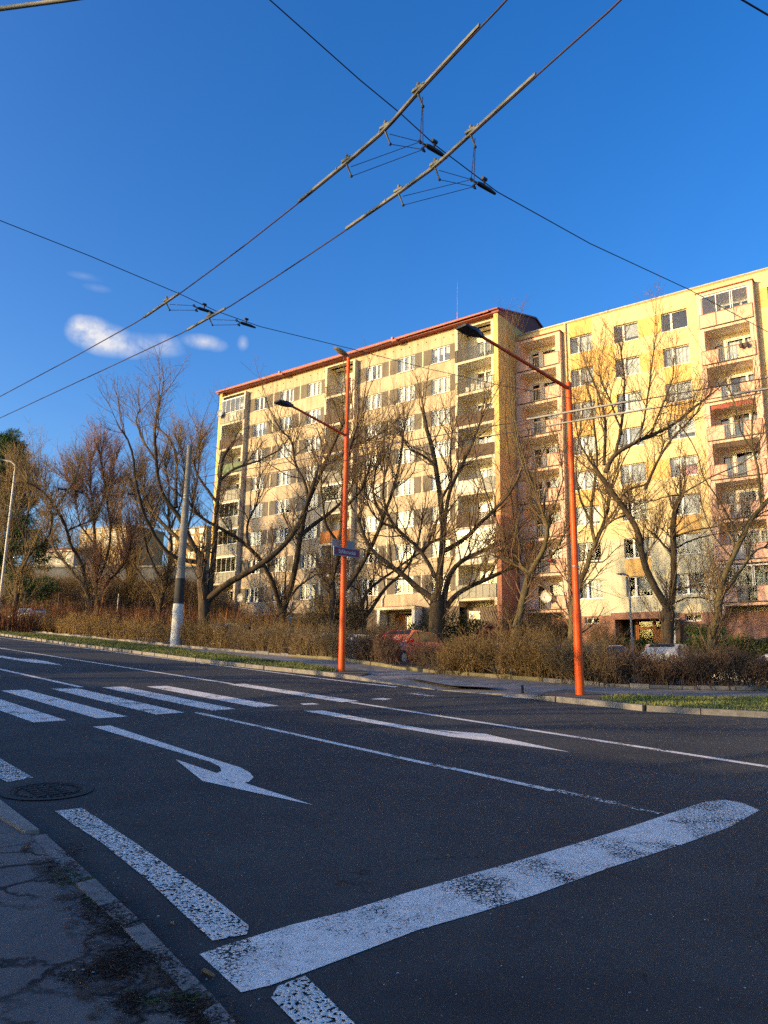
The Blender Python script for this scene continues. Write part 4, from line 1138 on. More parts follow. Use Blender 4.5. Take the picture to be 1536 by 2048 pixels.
def flower_pot(x, y, D, out, label, m, r=.16, plant=True):
    R_ = ray(x, y); p = R_ * (-(D - out) / (R_ @ NF))
    t = thing('flower_pot', label, 'flower pot', p)
    mb = MB(); mb.tube([(0, 0, -.12), (0, 0, .05), (0, 0, .1), (0, 0, .14)], [r * .6, r * .9, r, r], m, 12); mb.tube([(0, .02, .1), (0, .3, .16)], .015, 'galv', 4); mb.build('pot', t)
    if plant:
        g = random.Random(x); mb = MB()
        for _ in range(14): a = g.uniform(0, 6.3); mb.tube([(0, 0, .1), (math.cos(a) * .12, math.sin(a) * .12, .14 + g.uniform(.05, .3))], .01, 'leaf_red' if m == 'red_pot' else 'needle_olive', 3, False)
        mb.build('plant', t)


flower_pot(1482, 692, 55.56, .85, 'left of two dark pots hung on the second highest pink loggia', 'terracotta_pot')
flower_pot(1493, 690, 55.56, .85, 'right of two dark pots hung on the second highest pink loggia', 'terracotta_pot')
flower_pot(1102, 1122, 55.56, .85, 'red pot hanging on a pink loggia behind the knobbly tree', 'red_pot', .2)


# ================================================================== TREES
def make_tree(name, label, Y, limbs, seed, n2=13, l2=(1.8, 4.8), n3=7, l3=(.8, 2.3), n4=2, l4=(.4, 1.1), bark='bark', twig='twig', group=None, up=.30, drift=.45, base=None, cat='tree', trim=.0055, wig=.15):
    """limbs: [(width0, width1 in px, [(x, y) in the photo...])], the first starts at the foot"""
    g = np.random.default_rng(seed)
    S = Y / F
    x0 = at(*limbs[0][2][0], Y)
    foot = np.array((x0[0], Y, gz(x0[0], Y)))
    root = thing(name, label, cat, foot, 0, group)
    done = []                                               # (pixel points, depths)
    polys = []; rads = []
    for li, (w0, w1, pts) in enumerate(limbs):
        P = np.array(pts, float)
        if li == 0: y_start = Y
        else:
            best = min(((np.hypot(q[0] - P[0, 0], q[1] - P[0, 1]), yy) for dp, dy in done for q, yy in zip(dp, dy)), key=lambda t: t[0]); y_start = best[1]
        seg = np.concatenate([[0], np.cumsum(np.hypot(*np.diff(P, axis=0).T))])
        dr = g.uniform(-1, 1) * drift * (0.3 if li == 0 else 1)
        ys = y_start + seg * S * dr
        W = [at(P[i, 0], P[i, 1], ys[i]) for i in range(len(P))]
        if li == 0 and W[0][2] > foot[2] - .1: W.insert(0, foot - np.array((0, 0, .9)))
        elif li == 0: W[0][2] = min(W[0][2], foot[2] - .8)
        n = 16 if len(P) > 2 else 10
        r = np.linspace(w0 / 2, w1 / 2, len(W)) * S * (1.0 if li == 0 else .88)
        pp, rr = resample(W, r, n)
        if li == 0: rr[:2] *= 1.25
        pp[1:-1] += g.normal(size=(n - 2, 3)) * .011
        polys.append(pp); rads.append(rr)
        # densify for attachment
        t = np.linspace(0, seg[-1], 24); done.append((np.stack([np.interp(t, seg, P[:, 0]), np.interp(t, seg, P[:, 1])], 1), np.interp(t, seg, ys)))
    parts = []
    for pp, rr in zip(polys, rads):
        k = 10 if rr[0] > .1 else 6
        parts.append(tubes_np(pp[None], rr[None], k))
        c = pp[-1]; 
    V, Q = join_np(parts)
    link('trunk', mesh_np('trunk', V - foot, Q, [MT[bark]], smooth=True), root)
    P1 = np.stack([resample(p, r, 16)[0] for p, r in zip(polys, rads)]); R1 = np.stack([resample(p, r, 16)[1] for p, r in zip(polys, rads)])
    parts = []
    P2, R2 = grow(g, P1, R1, n2, l2, 7, (30, 75), up, wig, .22, .5, .045, .010, .10, .35)
    parts.append(tubes_np(P2, R2, 4))
    # limb ends carry on as sprays of shoots
    Pe, Re = grow(g, P1[:, -4:], R1[:, -4:], max(2, n2 // 3), (l2[0] * .9, l2[1] * .95), 7, (5, 40), up, wig * .7, .5, .7, .045, .010, .12, .3, 0)
    parts.append(tubes_np(Pe, Re, 4)); P2 = np.concatenate([P2, Pe]); R2 = np.concatenate([R2, Re])
    P3, R3 = grow(g, P2, R2, n3, l3, 4, (25, 65), up * .9, wig, .15, .6, .018, trim, .08, .5)
    parts.append(tubes_np(P3, R3, 3))
    if n4:
        P4, R4 = grow(g, P3, R3, n4, l4, 3, (20, 60), up * .8, wig, .15, .7, .010, trim, .05, .6)
        parts.append(tubes_np(P4, R4, 3))
    V, Q = join_np(parts)
    link('crown', mesh_np('crown', V - foot, Q, [MT[twig]]), root)
    return root


TG = 'bare street trees in front of the flats'
make_tree('bare_tree', 'big leaning bare tree just right of the concrete pole, its thick limb reaching far right', 42, [
    (26, 18, [(409, 1262), (408, 1215), (403, 1150), (400, 1108)]),
    (14, 3, [(400, 1110), (385, 1095), (362, 1032), (340, 1010), (318, 990), (311, 902), (308, 850), (316, 810), (322, 790)]),
    (11, 3, [(400, 1125), (340, 1118), (302, 1062), (276, 1000), (270, 940), (262, 880), (244, 860)]),
    (11, 4, [(385, 1100), (349, 1071), (307, 1027), (290, 990)]),
    (15, 5, [(412, 1225), (424, 1150), (432, 1060), (434, 1004), (440, 952), (446, 900), (470, 880)]),
    (17, 8, [(412, 1205), (430, 1182), (465, 1160), (525, 1129), (561, 1100), (598, 1056), (612, 1010), (630, 960)]),
    (9, 3, [(352, 1015), (352, 960), (354, 905), (335, 870), (308, 850)]),
    (8, 3, [(434, 1004), (400, 960), (385, 930), (400, 880)]),
    (8, 3, [(440, 960), (470, 935), (510, 925), (560, 900)]),
    (6, 2, [(311, 920), (285, 880), (270, 840), (280, 820)])], 101, group=TG, n2=9, l2=(1.4, 3.8))
make_tree('bare_tree', 'forked bare tree right of the big leaning one, one stem bent left and one right', 46, [
    (22, 17, [(563, 1262), (564, 1235), (566, 1215)]),
    (15, 6, [(567, 1218), (582, 1181), (594, 1121), (602, 1067), (608, 1017), (627, 978), (650, 930), (668, 880), (690, 840)]),
    (11, 5, [(561, 1218), (551, 1176), (530, 1129), (499, 1093), (460, 1067), (434, 1051), (395, 1035), (375, 1000)]),
    (10, 4, [(604, 1068), (640, 1040), (665, 1020), (690, 1000), (710, 960), (712, 900)]),
    (7, 3, [(499, 1093), (492, 1066), (498, 1035), (515, 1010), (520, 950)]),
    (8, 3, [(616, 1000), (612, 965), (590, 930), (585, 880), (560, 860)]),
    (8, 3, [(650, 930), (680, 915), (700, 890), (740, 880)]),
    (6, 3, [(575, 1200), (600, 1170), (630, 1150), (655, 1140)])], 102, group=TG)
make_tree('bare_tree', 'two stemmed bare tree standing directly behind the tall orange pole', 44, [
    (17, 14, [(658, 1275), (660, 1244), (668, 1207), (662, 1165)]),
    (12, 5, [(662, 1165), (676, 1121), (684, 1056), (684, 1004), (690, 940), (702, 880), (715, 850)]),
    (12, 5, [(672, 1208), (700, 1166), (725, 1129), (751, 1082), (765, 1035), (783, 991), (800, 930), (806, 880)]),
    (8, 3, [(684, 1020), (720, 985), (735, 950), (745, 900)]),
    (8, 3, [(680, 1090), (650, 1050), (645, 1000), (640, 930)]),
    (7, 3, [(765, 1035), (745, 990), (750, 940), (770, 900)])], 103, group=TG)
make_tree('bare_tree', 'small bare tree forking low just right of the tall orange pole', 45, [
    (13, 11, [(727, 1272), (727, 1250), (728, 1234)]),
    (9, 4, [(726, 1232), (723, 1205), (734, 1181), (763, 1158), (789, 1142), (815, 1120), (850, 1100)]),
    (9, 4, [(731, 1234), (756, 1200), (764, 1180), (800, 1153), (825, 1120), (838, 1080), (845, 1030)]),
    (5, 2, [(724, 1205), (716, 1180), (700, 1170)])], 104, n2=11, l2=(1.2, 3.2), group=TG)
make_tree('bare_tree', 'broad many limbed bare tree in the middle, left of the block corner', 42, [
    (34, 26, [(872, 1290), (872, 1250), (873, 1215), (874, 1190)]),
    (17, 9, [(875, 1190), (877, 1150), (885, 1108), (888, 1056), (882, 1004), (870, 926), (864, 890), (850, 850), (845, 815)]),
    (15, 7, [(868, 1200), (845, 1182), (820, 1163), (794, 1140), (768, 1121), (745, 1105), (725, 1070), (715, 1030)]),
    (10, 5, [(874, 1160), (859, 1129), (841, 1098), (812, 1074), (791, 1056), (774, 1035), (765, 990), (770, 940)]),
    (9, 4, [(843, 1100), (862, 1085), (885, 1075)]),
    (12, 6, [(886, 1103), (910, 1090), (929, 1080), (953, 1054), (994, 1015), (1020, 986), (1040, 950)]),
    (14, 8, [(884, 1255), (888, 1205), (893, 1160), (908, 1132), (930, 1115), (958, 1106), (1002, 1082), (1028, 1062)]),
    (13, 7, [(892, 1215), (905, 1195), (921, 1181), (963, 1163), (1020, 1137), (1052, 1128)]),
    (10, 4, [(889, 1050), (898, 978), (916, 947), (927, 921), (945, 890), (958, 850), (965, 830)]),
    (8, 3, [(870, 930), (845, 910), (820, 900), (800, 870)]),
    (8, 3, [(882, 1000), (905, 960), (900, 910), (905, 860)]),
    (7, 3, [(791, 1056), (760, 1045), (735, 1010), (730, 960)])], 105, group=TG, n2=12)
make_tree('bare_tree', 'gnarled bare tree with pruned knobs and long upright shoots near the block corner', 40, [
    (17, 14, [(1026, 1290), (1030, 1260), (1041, 1225), (1049, 1186), (1058, 1150)]),
    (13, 8, [(1058, 1150), (1072, 1127), (1090, 1093), (1096, 1056), (1092, 1038), (1085, 1026)]),
    (10, 7, [(1058, 1146), (1033, 1127), (1013, 1116)]),
    (5, 2, [(1013, 1116), (1005, 1069), (981, 1012), (958, 939), (944, 880), (936, 830)]),
    (5, 2, [(1013, 1116), (1024, 1096), (1032, 1060), (1022, 1000), (1020, 930), (1010, 850), (1012, 770)]),
    (5, 2, [(1085, 1026), (1072, 978), (1054, 939), (1036, 880), (1025, 800), (1020, 720)]),
    (5, 2, [(1088, 1030), (1064, 980), (1044, 930), (1030, 860), (1018, 800), (1018, 690)]),
    (4, 2, [(1095, 1050), (1110, 1010), (1128, 960), (1120, 900), (1100, 850)]),
    (5, 3, [(1076, 1124), (1100, 1118), (1120, 1085), (1140, 1050)]),
    (4, 2, [(1096, 1060), (1075, 1040), (1060, 1000), (1075, 930)])], 106, bark='bark_moss', n2=12, l2=(1.1, 3.6), up=.5, group=TG)
make_tree('bare_tree', 'slim bare tree leaning right behind the shorter orange pole', 39, [
    (14, 12, [(1139, 1310), (1141, 1288), (1146, 1210), (1159, 1171)]),
    (12, 6, [(1159, 1171), (1175, 1127), (1191, 1085), (1204, 1059), (1217, 1015), (1222, 980)]),
    (9, 4, [(1190, 1085), (1179, 1036), (1185, 989), (1196, 930), (1190, 860), (1180, 790)]),
    (7, 3, [(1204, 1059), (1225, 1040), (1250, 1030)]),
    (6, 3, [(1180, 1040), (1160, 1000), (1150, 940), (1160, 860)])], 107, bark='bark_moss', n2=14, group=TG)
make_tree('bare_tree', 'large pollarded bare tree with a thick twin trunk in front of the yellow block entrance', 37, [
    (27, 24, [(1334, 1325), (1334, 1290), (1336, 1235), (1338, 1212)]),
    (17, 11, [(1334, 1215), (1320, 1188), (1303, 1166), (1287, 1127), (1279, 1093), (1277, 1056), (1252, 1022), (1226, 990), (1210, 960), (1188, 934)]),
    (16, 11, [(1342, 1208), (1347, 1180), (1348, 1145), (1347, 1093), (1344, 1054), (1350, 1015), (1364, 988)]),
    (12, 5, [(1212, 945), (1215, 920), (1240, 900), (1273, 885), (1300, 868), (1328, 864), (1365, 835), (1420, 790)]),
    (8, 3, [(1232, 905), (1243, 857), (1247, 806), (1250, 760), (1244, 720), (1241, 690)]),
    (8, 3, [(1208, 930), (1212, 848), (1203, 800), (1184, 755), (1172, 730)]),
    (6, 3, [(1246, 990), (1258, 975), (1291, 973), (1310, 940), (1330, 880)]),
    (6, 2, [(1340, 1103), (1315, 1075), (1290, 1054)]),
    (7, 3, [(1290, 980), (1310, 930), (1340, 880), (1370, 850), (1400, 820)]),
    (4, 2, [(1364, 988), (1390, 972), (1430, 950), (1480, 930), (1520, 900)]),
    (4, 2, [(1364, 990), (1345, 990), (1310, 1000), (1270, 1010)]),
    (5, 2, [(1346, 1075), (1380, 1062), (1440, 1052), (1500, 1030)]),
    (5, 2, [(1346, 1100), (1380, 1080), (1430, 1068), (1490, 1060)]),
    (5, 2, [(1350, 1180), (1370, 1175), (1400, 1172), (1435, 1178)]),
    (4, 2, [(1352, 1205), (1370, 1196), (1400, 1194), (1440, 1206)]),
    (5, 2, [(1276, 890), (1290, 830), (1300, 760), (1306, 715), (1309, 685)]),
    (5, 2, [(1245, 870), (1220, 800), (1200, 760), (1197, 730)]),
    (5, 2, [(1300, 870), (1330, 800), (1348, 750), (1346, 715)]),
    (5, 2, [(1188, 934), (1165, 900), (1150, 850), (1149, 810)])], 108, n2=11, l2=(1.0, 3.0), n3=8, up=.45, group=TG)
make_tree('bare_tree', 'bare tree leaning out to the right edge in front of the pink loggias', 35, [
    (18, 15, [(1421, 1325), (1421, 1290), (1424, 1262), (1437, 1231), (1436, 1197)]),
    (14, 9, [(1436, 1197), (1446, 1153), (1464, 1117), (1482, 1080), (1500, 1038), (1521, 1018), (1545, 990), (1580, 950)]),
    (9, 4, [(1444, 1190), (1461, 1172), (1487, 1132), (1511, 1098), (1540, 1092)]),
    (6, 3, [(1523, 1010), (1518, 945), (1502, 887), (1504, 829), (1512, 780)]),
    (4, 2, [(1464, 1117), (1440, 1090), (1420, 1060), (1400, 1000)]),
    (4, 2, [(1482, 1080), (1455, 1030), (1430, 985), (1405, 960), (1395, 900), (1360, 850)]),
    (4, 2, [(1502, 900), (1480, 860), (1470, 810), (1455, 770)])], 109, bark='bark_moss', n2=12, l2=(1.2, 3.8), group=TG)
LG = 'bare trees on the bank at the left'
make_tree('bare_tree', 'slanting dark bare tree nearest the golden hedge at the left', 60, [
    (11, 9, [(183, 1215), (176, 1185), (168, 1150)]),
    (8, 4, [(176, 1185), (155, 1157), (130, 1125), (105, 1097), (98, 1080), (106, 1062), (103, 1035), (97, 1015), (91, 985)]),
    (8, 4, [(169, 1150), (163, 1120), (137, 1087), (133, 1048), (112, 1015), (83, 978), (54, 965)]),
    (5, 2, [(112, 1015), (130, 990), (150, 960), (160, 930)]),
    (5, 2, [(137, 1060), (160, 1050), (185, 1040)]),
    (4, 2, [(94, 1000), (70, 985), (50, 960)])], 110, n2=18, l2=(1.4, 4.0), twig='twig_tan', group=LG, up=.4)
make_tree('bare_tree', 'dense reddish bare tree with an upright stem between the slanting tree and the concrete pole', 63, [
    (10, 8, [(197, 1215), (195, 1180), (192, 1130)]),
    (7, 4, [(192, 1130), (188, 1045), (184, 1009), (172, 985), (150, 965), (135, 960)]),
    (7, 3, [(195, 1160), (215, 1120), (222, 1060), (214, 1000), (205, 940), (200, 905)]),
    (6, 3, [(188, 1050), (205, 1000), (225, 960), (228, 925)]),
    (6, 3, [(196, 1180), (230, 1150), (255, 1120), (262, 1080)]),
    (5, 2, [(186, 1020), (180, 970), (182, 920)]),
    (5, 2, [(190, 1090), (160, 1050), (150, 1000)])], 111, n2=28, l2=(1.2, 4.0), n3=11, trim=.008, twig='twig_red', group=LG, up=.5)
make_tree('bare_tree', 'bare tree forking like a Y at the far left beside the pine', 58, [
    (10, 8, [(33, 1200), (35, 1166), (47, 1124), (60, 1103)]),
    (7, 3, [(60, 1103), (50, 1075), (38, 1055), (33, 1035), (25, 990), (20, 960)]),
    (6, 3, [(60, 1103), (72, 1096), (84, 1090), (100, 1070), (105, 1030)]),
    (5, 2, [(45, 1065), (55, 1030), (70, 990), (75, 950)]),
    (5, 2, [(36, 1160), (20, 1120), (8, 1080), (-5, 1040)])], 112, n2=20, l2=(1.3, 4.2), n3=10, trim=.008, twig='twig_tan', group=LG, up=.45)
make_tree('bare_tree', 'bushy bare tree behind the concrete pole, many thin stems', 66, [
    (10, 8, [(318, 1225), (325, 1190), (335, 1150)]),
    (7, 3, [(335, 1150), (345, 1090), (335, 1030), (340, 980), (330, 930)]),
    (6, 3, [(330, 1170), (300, 1120), (285, 1060), (290, 1000), (280, 950)]),
    (6, 3, [(338, 1130), (370, 1080), (385, 1020), (395, 960), (400, 900)]),
    (6, 3, [(322, 1200), (280, 1150), (250, 1100), (240, 1040), (245, 980)]),
    (5, 2, [(340, 1060), (365, 1000), (370, 940), (360, 890)])], 113, n2=30, l2=(1.3, 4.2), n3=10, trim=.008, twig='twig_tan', group=LG, up=.5)
make_tree('bare_tree', 'pale spreading bare tree just left of the bushy one, behind the red brown stalks', 70, [
    (10, 8, [(262, 1220), (258, 1180), (262, 1140)]),
    (6, 3, [(262, 1140), (280, 1090), (282, 1040), (270, 990)]),
    (6, 3, [(260, 1150), (240, 1100), (232, 1050), (222, 1010)]),
    (5, 2, [(262, 1120), (300, 1080), (310, 1050), (305, 1010)]),
    (5, 2, [(258, 1180), (220, 1140), (200, 1110), (150, 1100)])], 114, n2=28, l2=(1.3, 4.0), n3=10, trim=.008, twig='twig_tan', group=LG, up=.45)


def tufts(rng, C_, R_, per, size, flat=.6, wid=.22):
    """leaf sprays: small crossed quads through ellipsoidal clumps"""
    V = []
    for c, r in zip(C_, R_):
        n = per; d = unit(rng.normal(size=(n, 3))); q = rng.random((n, 1)) ** .45
        p = c + d * q * np.array(r)
        ax = unit(d + rng.normal(size=(n, 3)) * flat); s = unit(np.cross(ax, rng.normal(size=(n, 3))))
        L = size * rng.uniform(.6, 1.4, (n, 1)); w = L * wid
        V.append(np.stack([p - s * w * .5, p + s * w * .5, p + ax * L + s * w * .35, p + ax * L - s * w * .35], 1))
    V = np.concatenate(V).reshape(-1, 3)
    return V, np.arange(len(V)).reshape(-1, 4)


def build_pine():
    g = np.random.default_rng(31); Y = 76
    b = at(18, 1200, Y); foot = np.array((b[0], Y, gz(b[0], Y)))
    t = thing('pine_tree', 'dark green pine rising behind the bare trees at the far left', 'tree', foot)
    top = at(20, 862, Y)
    n = 14; zz = np.linspace(0, 1, n)[:, None]; P = foot + (top - foot) * zz; P[:, 0] += np.sin(zz[:, 0] * 6) * .15
    V, Q = tubes_np(P[None], np.linspace(.26, .03, n)[None], 8); link('trunk', mesh_np('trunk', V - foot, Q, [MT['bark']], smooth=True), t)
    H = top[2] - foot[2]; Cc = []; Rr = []; br = []
    for i in range(170):
        u = g.uniform(.10, .98); a = g.uniform(0, 6.28); reach = (1 - u) ** .85 * 4.8 + .35
        reach *= g.uniform(.55, 1.1); c0 = foot + (top - foot) * u
        d = np.array((math.cos(a), math.sin(a), .18)); e = c0 + d * reach; br.append(np.stack([c0, c0 + d * reach * .5 + np.array((0, 0, -.1)), e]))
        for q in (.45, .7, .9, 1.0):
            if reach * q > .5: Cc.append(c0 + d * reach * q + g.normal(size=3) * .15); Rr.append((.62, .62, .40))
    V, Q = tubes_np(np.stack(br), np.tile(np.array([.05, .03, .015]), (len(br), 1)), 4); link('branches', mesh_np('branches', V - foot, Q, [MT['bark']]), t)
    V, Q = tufts(g, np.array(Cc), Rr, 110, .30, .5, .15)
    link('needles', mesh_np('needles', V - foot, Q, [MT['needle']]), t)


build_pine()


def make_shrub(name, label, cat, foot_line, width, h, n, seed, twig, lean=.25, tw=6, tl=(.25, .6), sub=3, rmax=.012, h_var=(.38, 1.12), group=None, rmin=.0048, arch=0.0, bank=False):
    """many stemmed leafless shrub or hedge: stems rise from a band behind foot_line (photo pixels on the ground)"""
    g = np.random.default_rng(seed)
    A = np.array([gp(x, y, .12) for x, y in foot_line])
    d = np.concatenate([[0], np.cumsum(np.linalg.norm(np.diff(A, axis=0), axis=1))])
    t = np.sort(g.uniform(0, d[-1], n)); P0 = np.stack([np.interp(t, d, A[:, i]) for i in range(3)], 1)
    P0 += E2 * g.uniform(0, width, (n, 1)); root = A.mean(0)
    if bank: P0[:, 2] = [gz(q[0], q[1]) for q in P0]; root[2] = gz(root[0], root[1])
    top = h * g.uniform(*h_var, n) * (.92 + .17 * np.sin(t * 1.9 + seed) + .13 * np.sin(t * 4.7 + seed * 2))
    L = g.normal(size=(n, 3)) * lean; L[:, 2] = 1; L = unit(L)
    k = 5; P = np.zeros((n, k, 3)); P[:, 0] = P0; dd = L
    out = np.stack([g.normal(size=n), g.normal(size=n), np.zeros(n)], 1)
    for s in range(1, k):
        dd = unit(dd + g.normal(size=(n, 3)) * .16 + out * arch * s * .1 - np.array((0, 0, arch * s * .12))); P[:, s] = P[:, s - 1] + dd * (top / (k - 1))[:, None]
    R = g.uniform(.5, 1, (n, 1)) * rmax * np.linspace(1, .4, k)[None]
    parts = [tubes_np(P, R, 3)]
    P3, R3 = grow(g, P, R, tw, tl, 4, (20, 60), .35, .28, .2, .7, rmax * .7, rmin, .05, .5, .3); parts.append(tubes_np(P3, R3, 3))
    if sub:
        P4, R4 = grow(g, P3, R3, sub, (tl[0] * .5, tl[1] * .5), 3, (20, 60), .3, .25, .2, .7, rmax * .5, rmin, .03, .6, .3); parts.append(tubes_np(P4, R4, 3))
    V, Q = join_np(parts)
    o = link(name, mesh_np(name, V - root, Q, [MT[twig]]), None, root)
    return tag(o, label, cat, group)


make_shrub('hedge', 'long golden brown leafless hedge left of the concrete pole', 'hedge', [(-60, 1250), (0, 1257), (137, 1271), (293, 1286), (338, 1290)], 1.6, 1.36, 1100, 1, 'twig_gold')
make_shrub('hedge', 'golden leafless hedge between the concrete pole and the grey car', 'hedge', [(352, 1292), (400, 1297), (440, 1301)], 1.5, 1.35, 300, 2, 'twig_gold')
make_shrub('hedge', 'grey brown leafless hedge left of the tall orange pole', 'hedge', [(462, 1302), (537, 1308.5), (600, 1314), (668, 1320)], 1.4, 1.10, 620, 3, 'twig_tan')
make_shrub('hedge', 'brown leafless hedge between the tall orange pole and the red car', 'hedge', [(690, 1322), (735, 1328.5), (762, 1332)], 1.0, 1.0, 170, 4, 'twig_brown')
make_shrub('shrub', 'wide pale arching shrub right of the red car', 'shrub', [(872, 1347), (905, 1349), (950, 1352)], 1.3, 1.18, 300, 5, 'twig_gold', .4, arch=.5)
make_shrub('shrub', 'thin brown shrub filling the gap in front of the red car', 'shrub', [(800, 1338), (845, 1343)], 1.0, .62, 48, 6, 'twig_brown', .35)
make_shrub('shrub', 'thick golden topped shrub left of the shorter orange pole', 'shrub', [(985, 1356), (1040, 1359), (1095, 1364)], 1.3, 1.18, 360, 7, 'twig_gold', .32)
make_shrub('hedge', 'low brown leafless hedge right up against the shorter orange pole', 'hedge', [(1100, 1365), (1150, 1369), (1215, 1373)], 1.3, 1.0, 300, 8, 'twig_tan')
make_shrub('hedge', 'dark leafless hedge along the footpath at the right', 'hedge', [(1200, 1372.5), (1300, 1377), (1400, 1380), (1536, 1382.5), (1640, 1385)], 1.3, .92, 640, 9, 'twig_brown', rmax=.011)
make_shrub('shrub', 'tall yellow arching shrub at the right edge behind the green hedge', 'shrub', [(1475, 1303), (1555, 1303)], 1.6, 3.6, 260, 10, 'twig_gold', .45, 10, (.4, 1.1), 5, .018, arch=.55)
make_shrub('shrub', 'clump of long pale upright shoots at the foot of the gnarled tree', 'shrub', [(990, 1296), (1030, 1298)], 1.2, 3.0, 110, 12, 'twig_gold', .16, 5, (.4, .9), 3, .012)
make_shrub('shrub', 'shaggy olive brown shrub left of the tall orange pole by the block wall', 'shrub', [(618, 1290), (668, 1292)], 2.0, 2.7, 260, 13, 'twig_tan', .3, 9, (.4, 1.0), 4, .014, arch=.4)
make_shrub('shrub', 'loose brown shrub under the pink loggias beside the gnarled tree', 'shrub', [(1062, 1300), (1130, 1303)], 1.6, 2.6, 190, 14, 'twig_tan', .28, 8, (.4, .9), 4, .013)
make_shrub('shrub', 'thin upright shrub by the terracotta wall left of the yellow block entrance', 'shrub', [(1165, 1308), (1222, 1311)], 1.2, 1.9, 100, 15, 'twig_tan', .22, 6, (.3, .7), 3, .011)
make_shrub('hedge', 'brown leafless row along the left entrance of the cream block', 'hedge', [(430, 1283), (500, 1286), (600, 1291)], 1.2, 1.6, 420, 16, 'twig_gold', .22)
make_shrub('hedge', 'brown leafless row between the small forked tree and the broad tree', 'hedge', [(690, 1297), (780, 1300), (840, 1303)], 1.2, 1.25, 380, 17, 'twig_tan', .25)
make_shrub('hedge', 'brush of dark shrubs along the bank at the far left', 'hedge', [(-40, 1244), (60, 1250), (240, 1262), (330, 1268)], 2.0, 1.9, 700, 18, 'twig_red', .25)

make_shrub('thicket', 'pale leafless thicket on the bank hiding the foot of the grey shed', 'shrub', [(-40, 1252), (120, 1257), (260, 1261), (395, 1265)], 5, 3.0, 460, 19, 'twig_tan', .25, 9, (.6, 1.5), 4, .02, rmin=.008, bank=True)


def leafy(name, label, cat, clumps, per, size, m, wid=.25, group=None):
    """clumps: (x, y pixel of the foot, Y, (rx, ry, rz), height of the centre)"""
    g = np.random.default_rng(len(label) * 7)
    Cc = []; Rr = []
    for x, y, Y, r, hz in clumps:
        p = at(x, y, Y); p[2] = gz(p[0], Y) + hz; Cc.append(p); Rr.append(r)
    Cc = np.array(Cc); root = Cc.mean(0).copy(); root[2] = gz(root[0], root[1])
    V, Q = tufts(g, Cc, Rr, per, size, .5, wid)
    V[:, 2] = np.maximum(V[:, 2], root[2] - .4)
    o = link(name, mesh_np(name, V - root, Q, [MT[m]]), None, root)
    return tag(o, label, cat, group)


leafy('conifer_hedge', 'low green conifer hedge behind the parked cars at the right', 'hedge', [(x, 1290, 44, (1.0, .8, .62), .55 + .25 * math.sin(x * .09)) for x in range(1370, 1570, 14)], 700, .16, 'conifer_hedge')
leafy('conifer_hedge', 'short green conifer hedge left of the pollarded tree', 'hedge', [(x, 1300, 45, (.8, .7, .5), .45) for x in range(1240, 1320, 16)], 500, .16, 'conifer_hedge')
leafy('conifer_shrub', 'olive conifer shrub at the foot of the broad tree', 'shrub', [(x, 1290, 47, (.9, .8, h), h) for x, h in ((840, .8), (862, 1.1), (885, .9), (910, 1.2), (935, 1.1), (958, .9))], 800, .18, 'needle_olive')
leafy('conifer_shrub', 'dark conical olive shrub left of the tall orange pole', 'shrub', [(x, 1290, 48, (r, r, h), h) for x, r, h in ((622, .9, .9), (640, .9, 1.5), (652, .7, 1.0))], 900, .18, 'needle_olive')
leafy('red_shrub', 'small round red leaved shrub below the block corner', 'shrub', [(x, 1290, 43, (.6, .6, .5), .95 + d) for x, d in ((972, 0), (985, .2), (1000, .05))], 420, .12, 'leaf_red', .5)
leafy('clipped_shrub', 'small dark clipped shrub against the terracotta wall', 'shrub', [(x, 1290, 46.5, (.45, .45, .38), 1.6) for x in (1385, 1402, 1420, 1440)], 420, .1, 'needle', .4)
leafy('conifer_shrub', 'spreading dark conifer shrub low on the bank at the far left', 'shrub', [(x, 1190, 66, (1.1, 1.0, .8), 1.4 + d) for x, d in ((40, .3), (58, .8), (75, .5), (92, 1.0), (30, 1.6))], 700, .22, 'needle')


# ================================================================== STREET FURNITURE
def lathe(mb, p, hs, rs, m, k=16):
    p = np.array(p, float); mb.tube([p + np.array((0, 0, h)) for h in hs], rs, m, k)


def led_head(mb, a, d, L, w, m='lamp'):
    """flat street lamp head: starts at a, runs along d"""
    d = unit(np.array(d)); s = unit(np.cross(d, (0, 0, 1.))); u = np.cross(s, d)
    secs = [(0, .05, .05), (.12, .06, .06), (.30, w * .75, .075), (.5, w, .07), (1.0, w, .035)]
    for i in range(len(secs) - 1):
        t0, w0, h0 = secs[i]; t1, w1, h1 = secs[i + 1]
        p0 = a + d * L * t0; p1 = a + d * L * t1
        mb.hexa([p0 - s * w0 - u * h0 * .5, p0 + s * w0 - u * h0 * .5, p1 + s * w1 - u * h1 * .5, p1 - s * w1 - u * h1 * .5,
                 p0 - s * w0 * .8 + u * h0, p0 + s * w0 * .8 + u * h0, p1 + s * w1 * .8 + u * h1, p1 - s * w1 * .8 + u * h1], m)


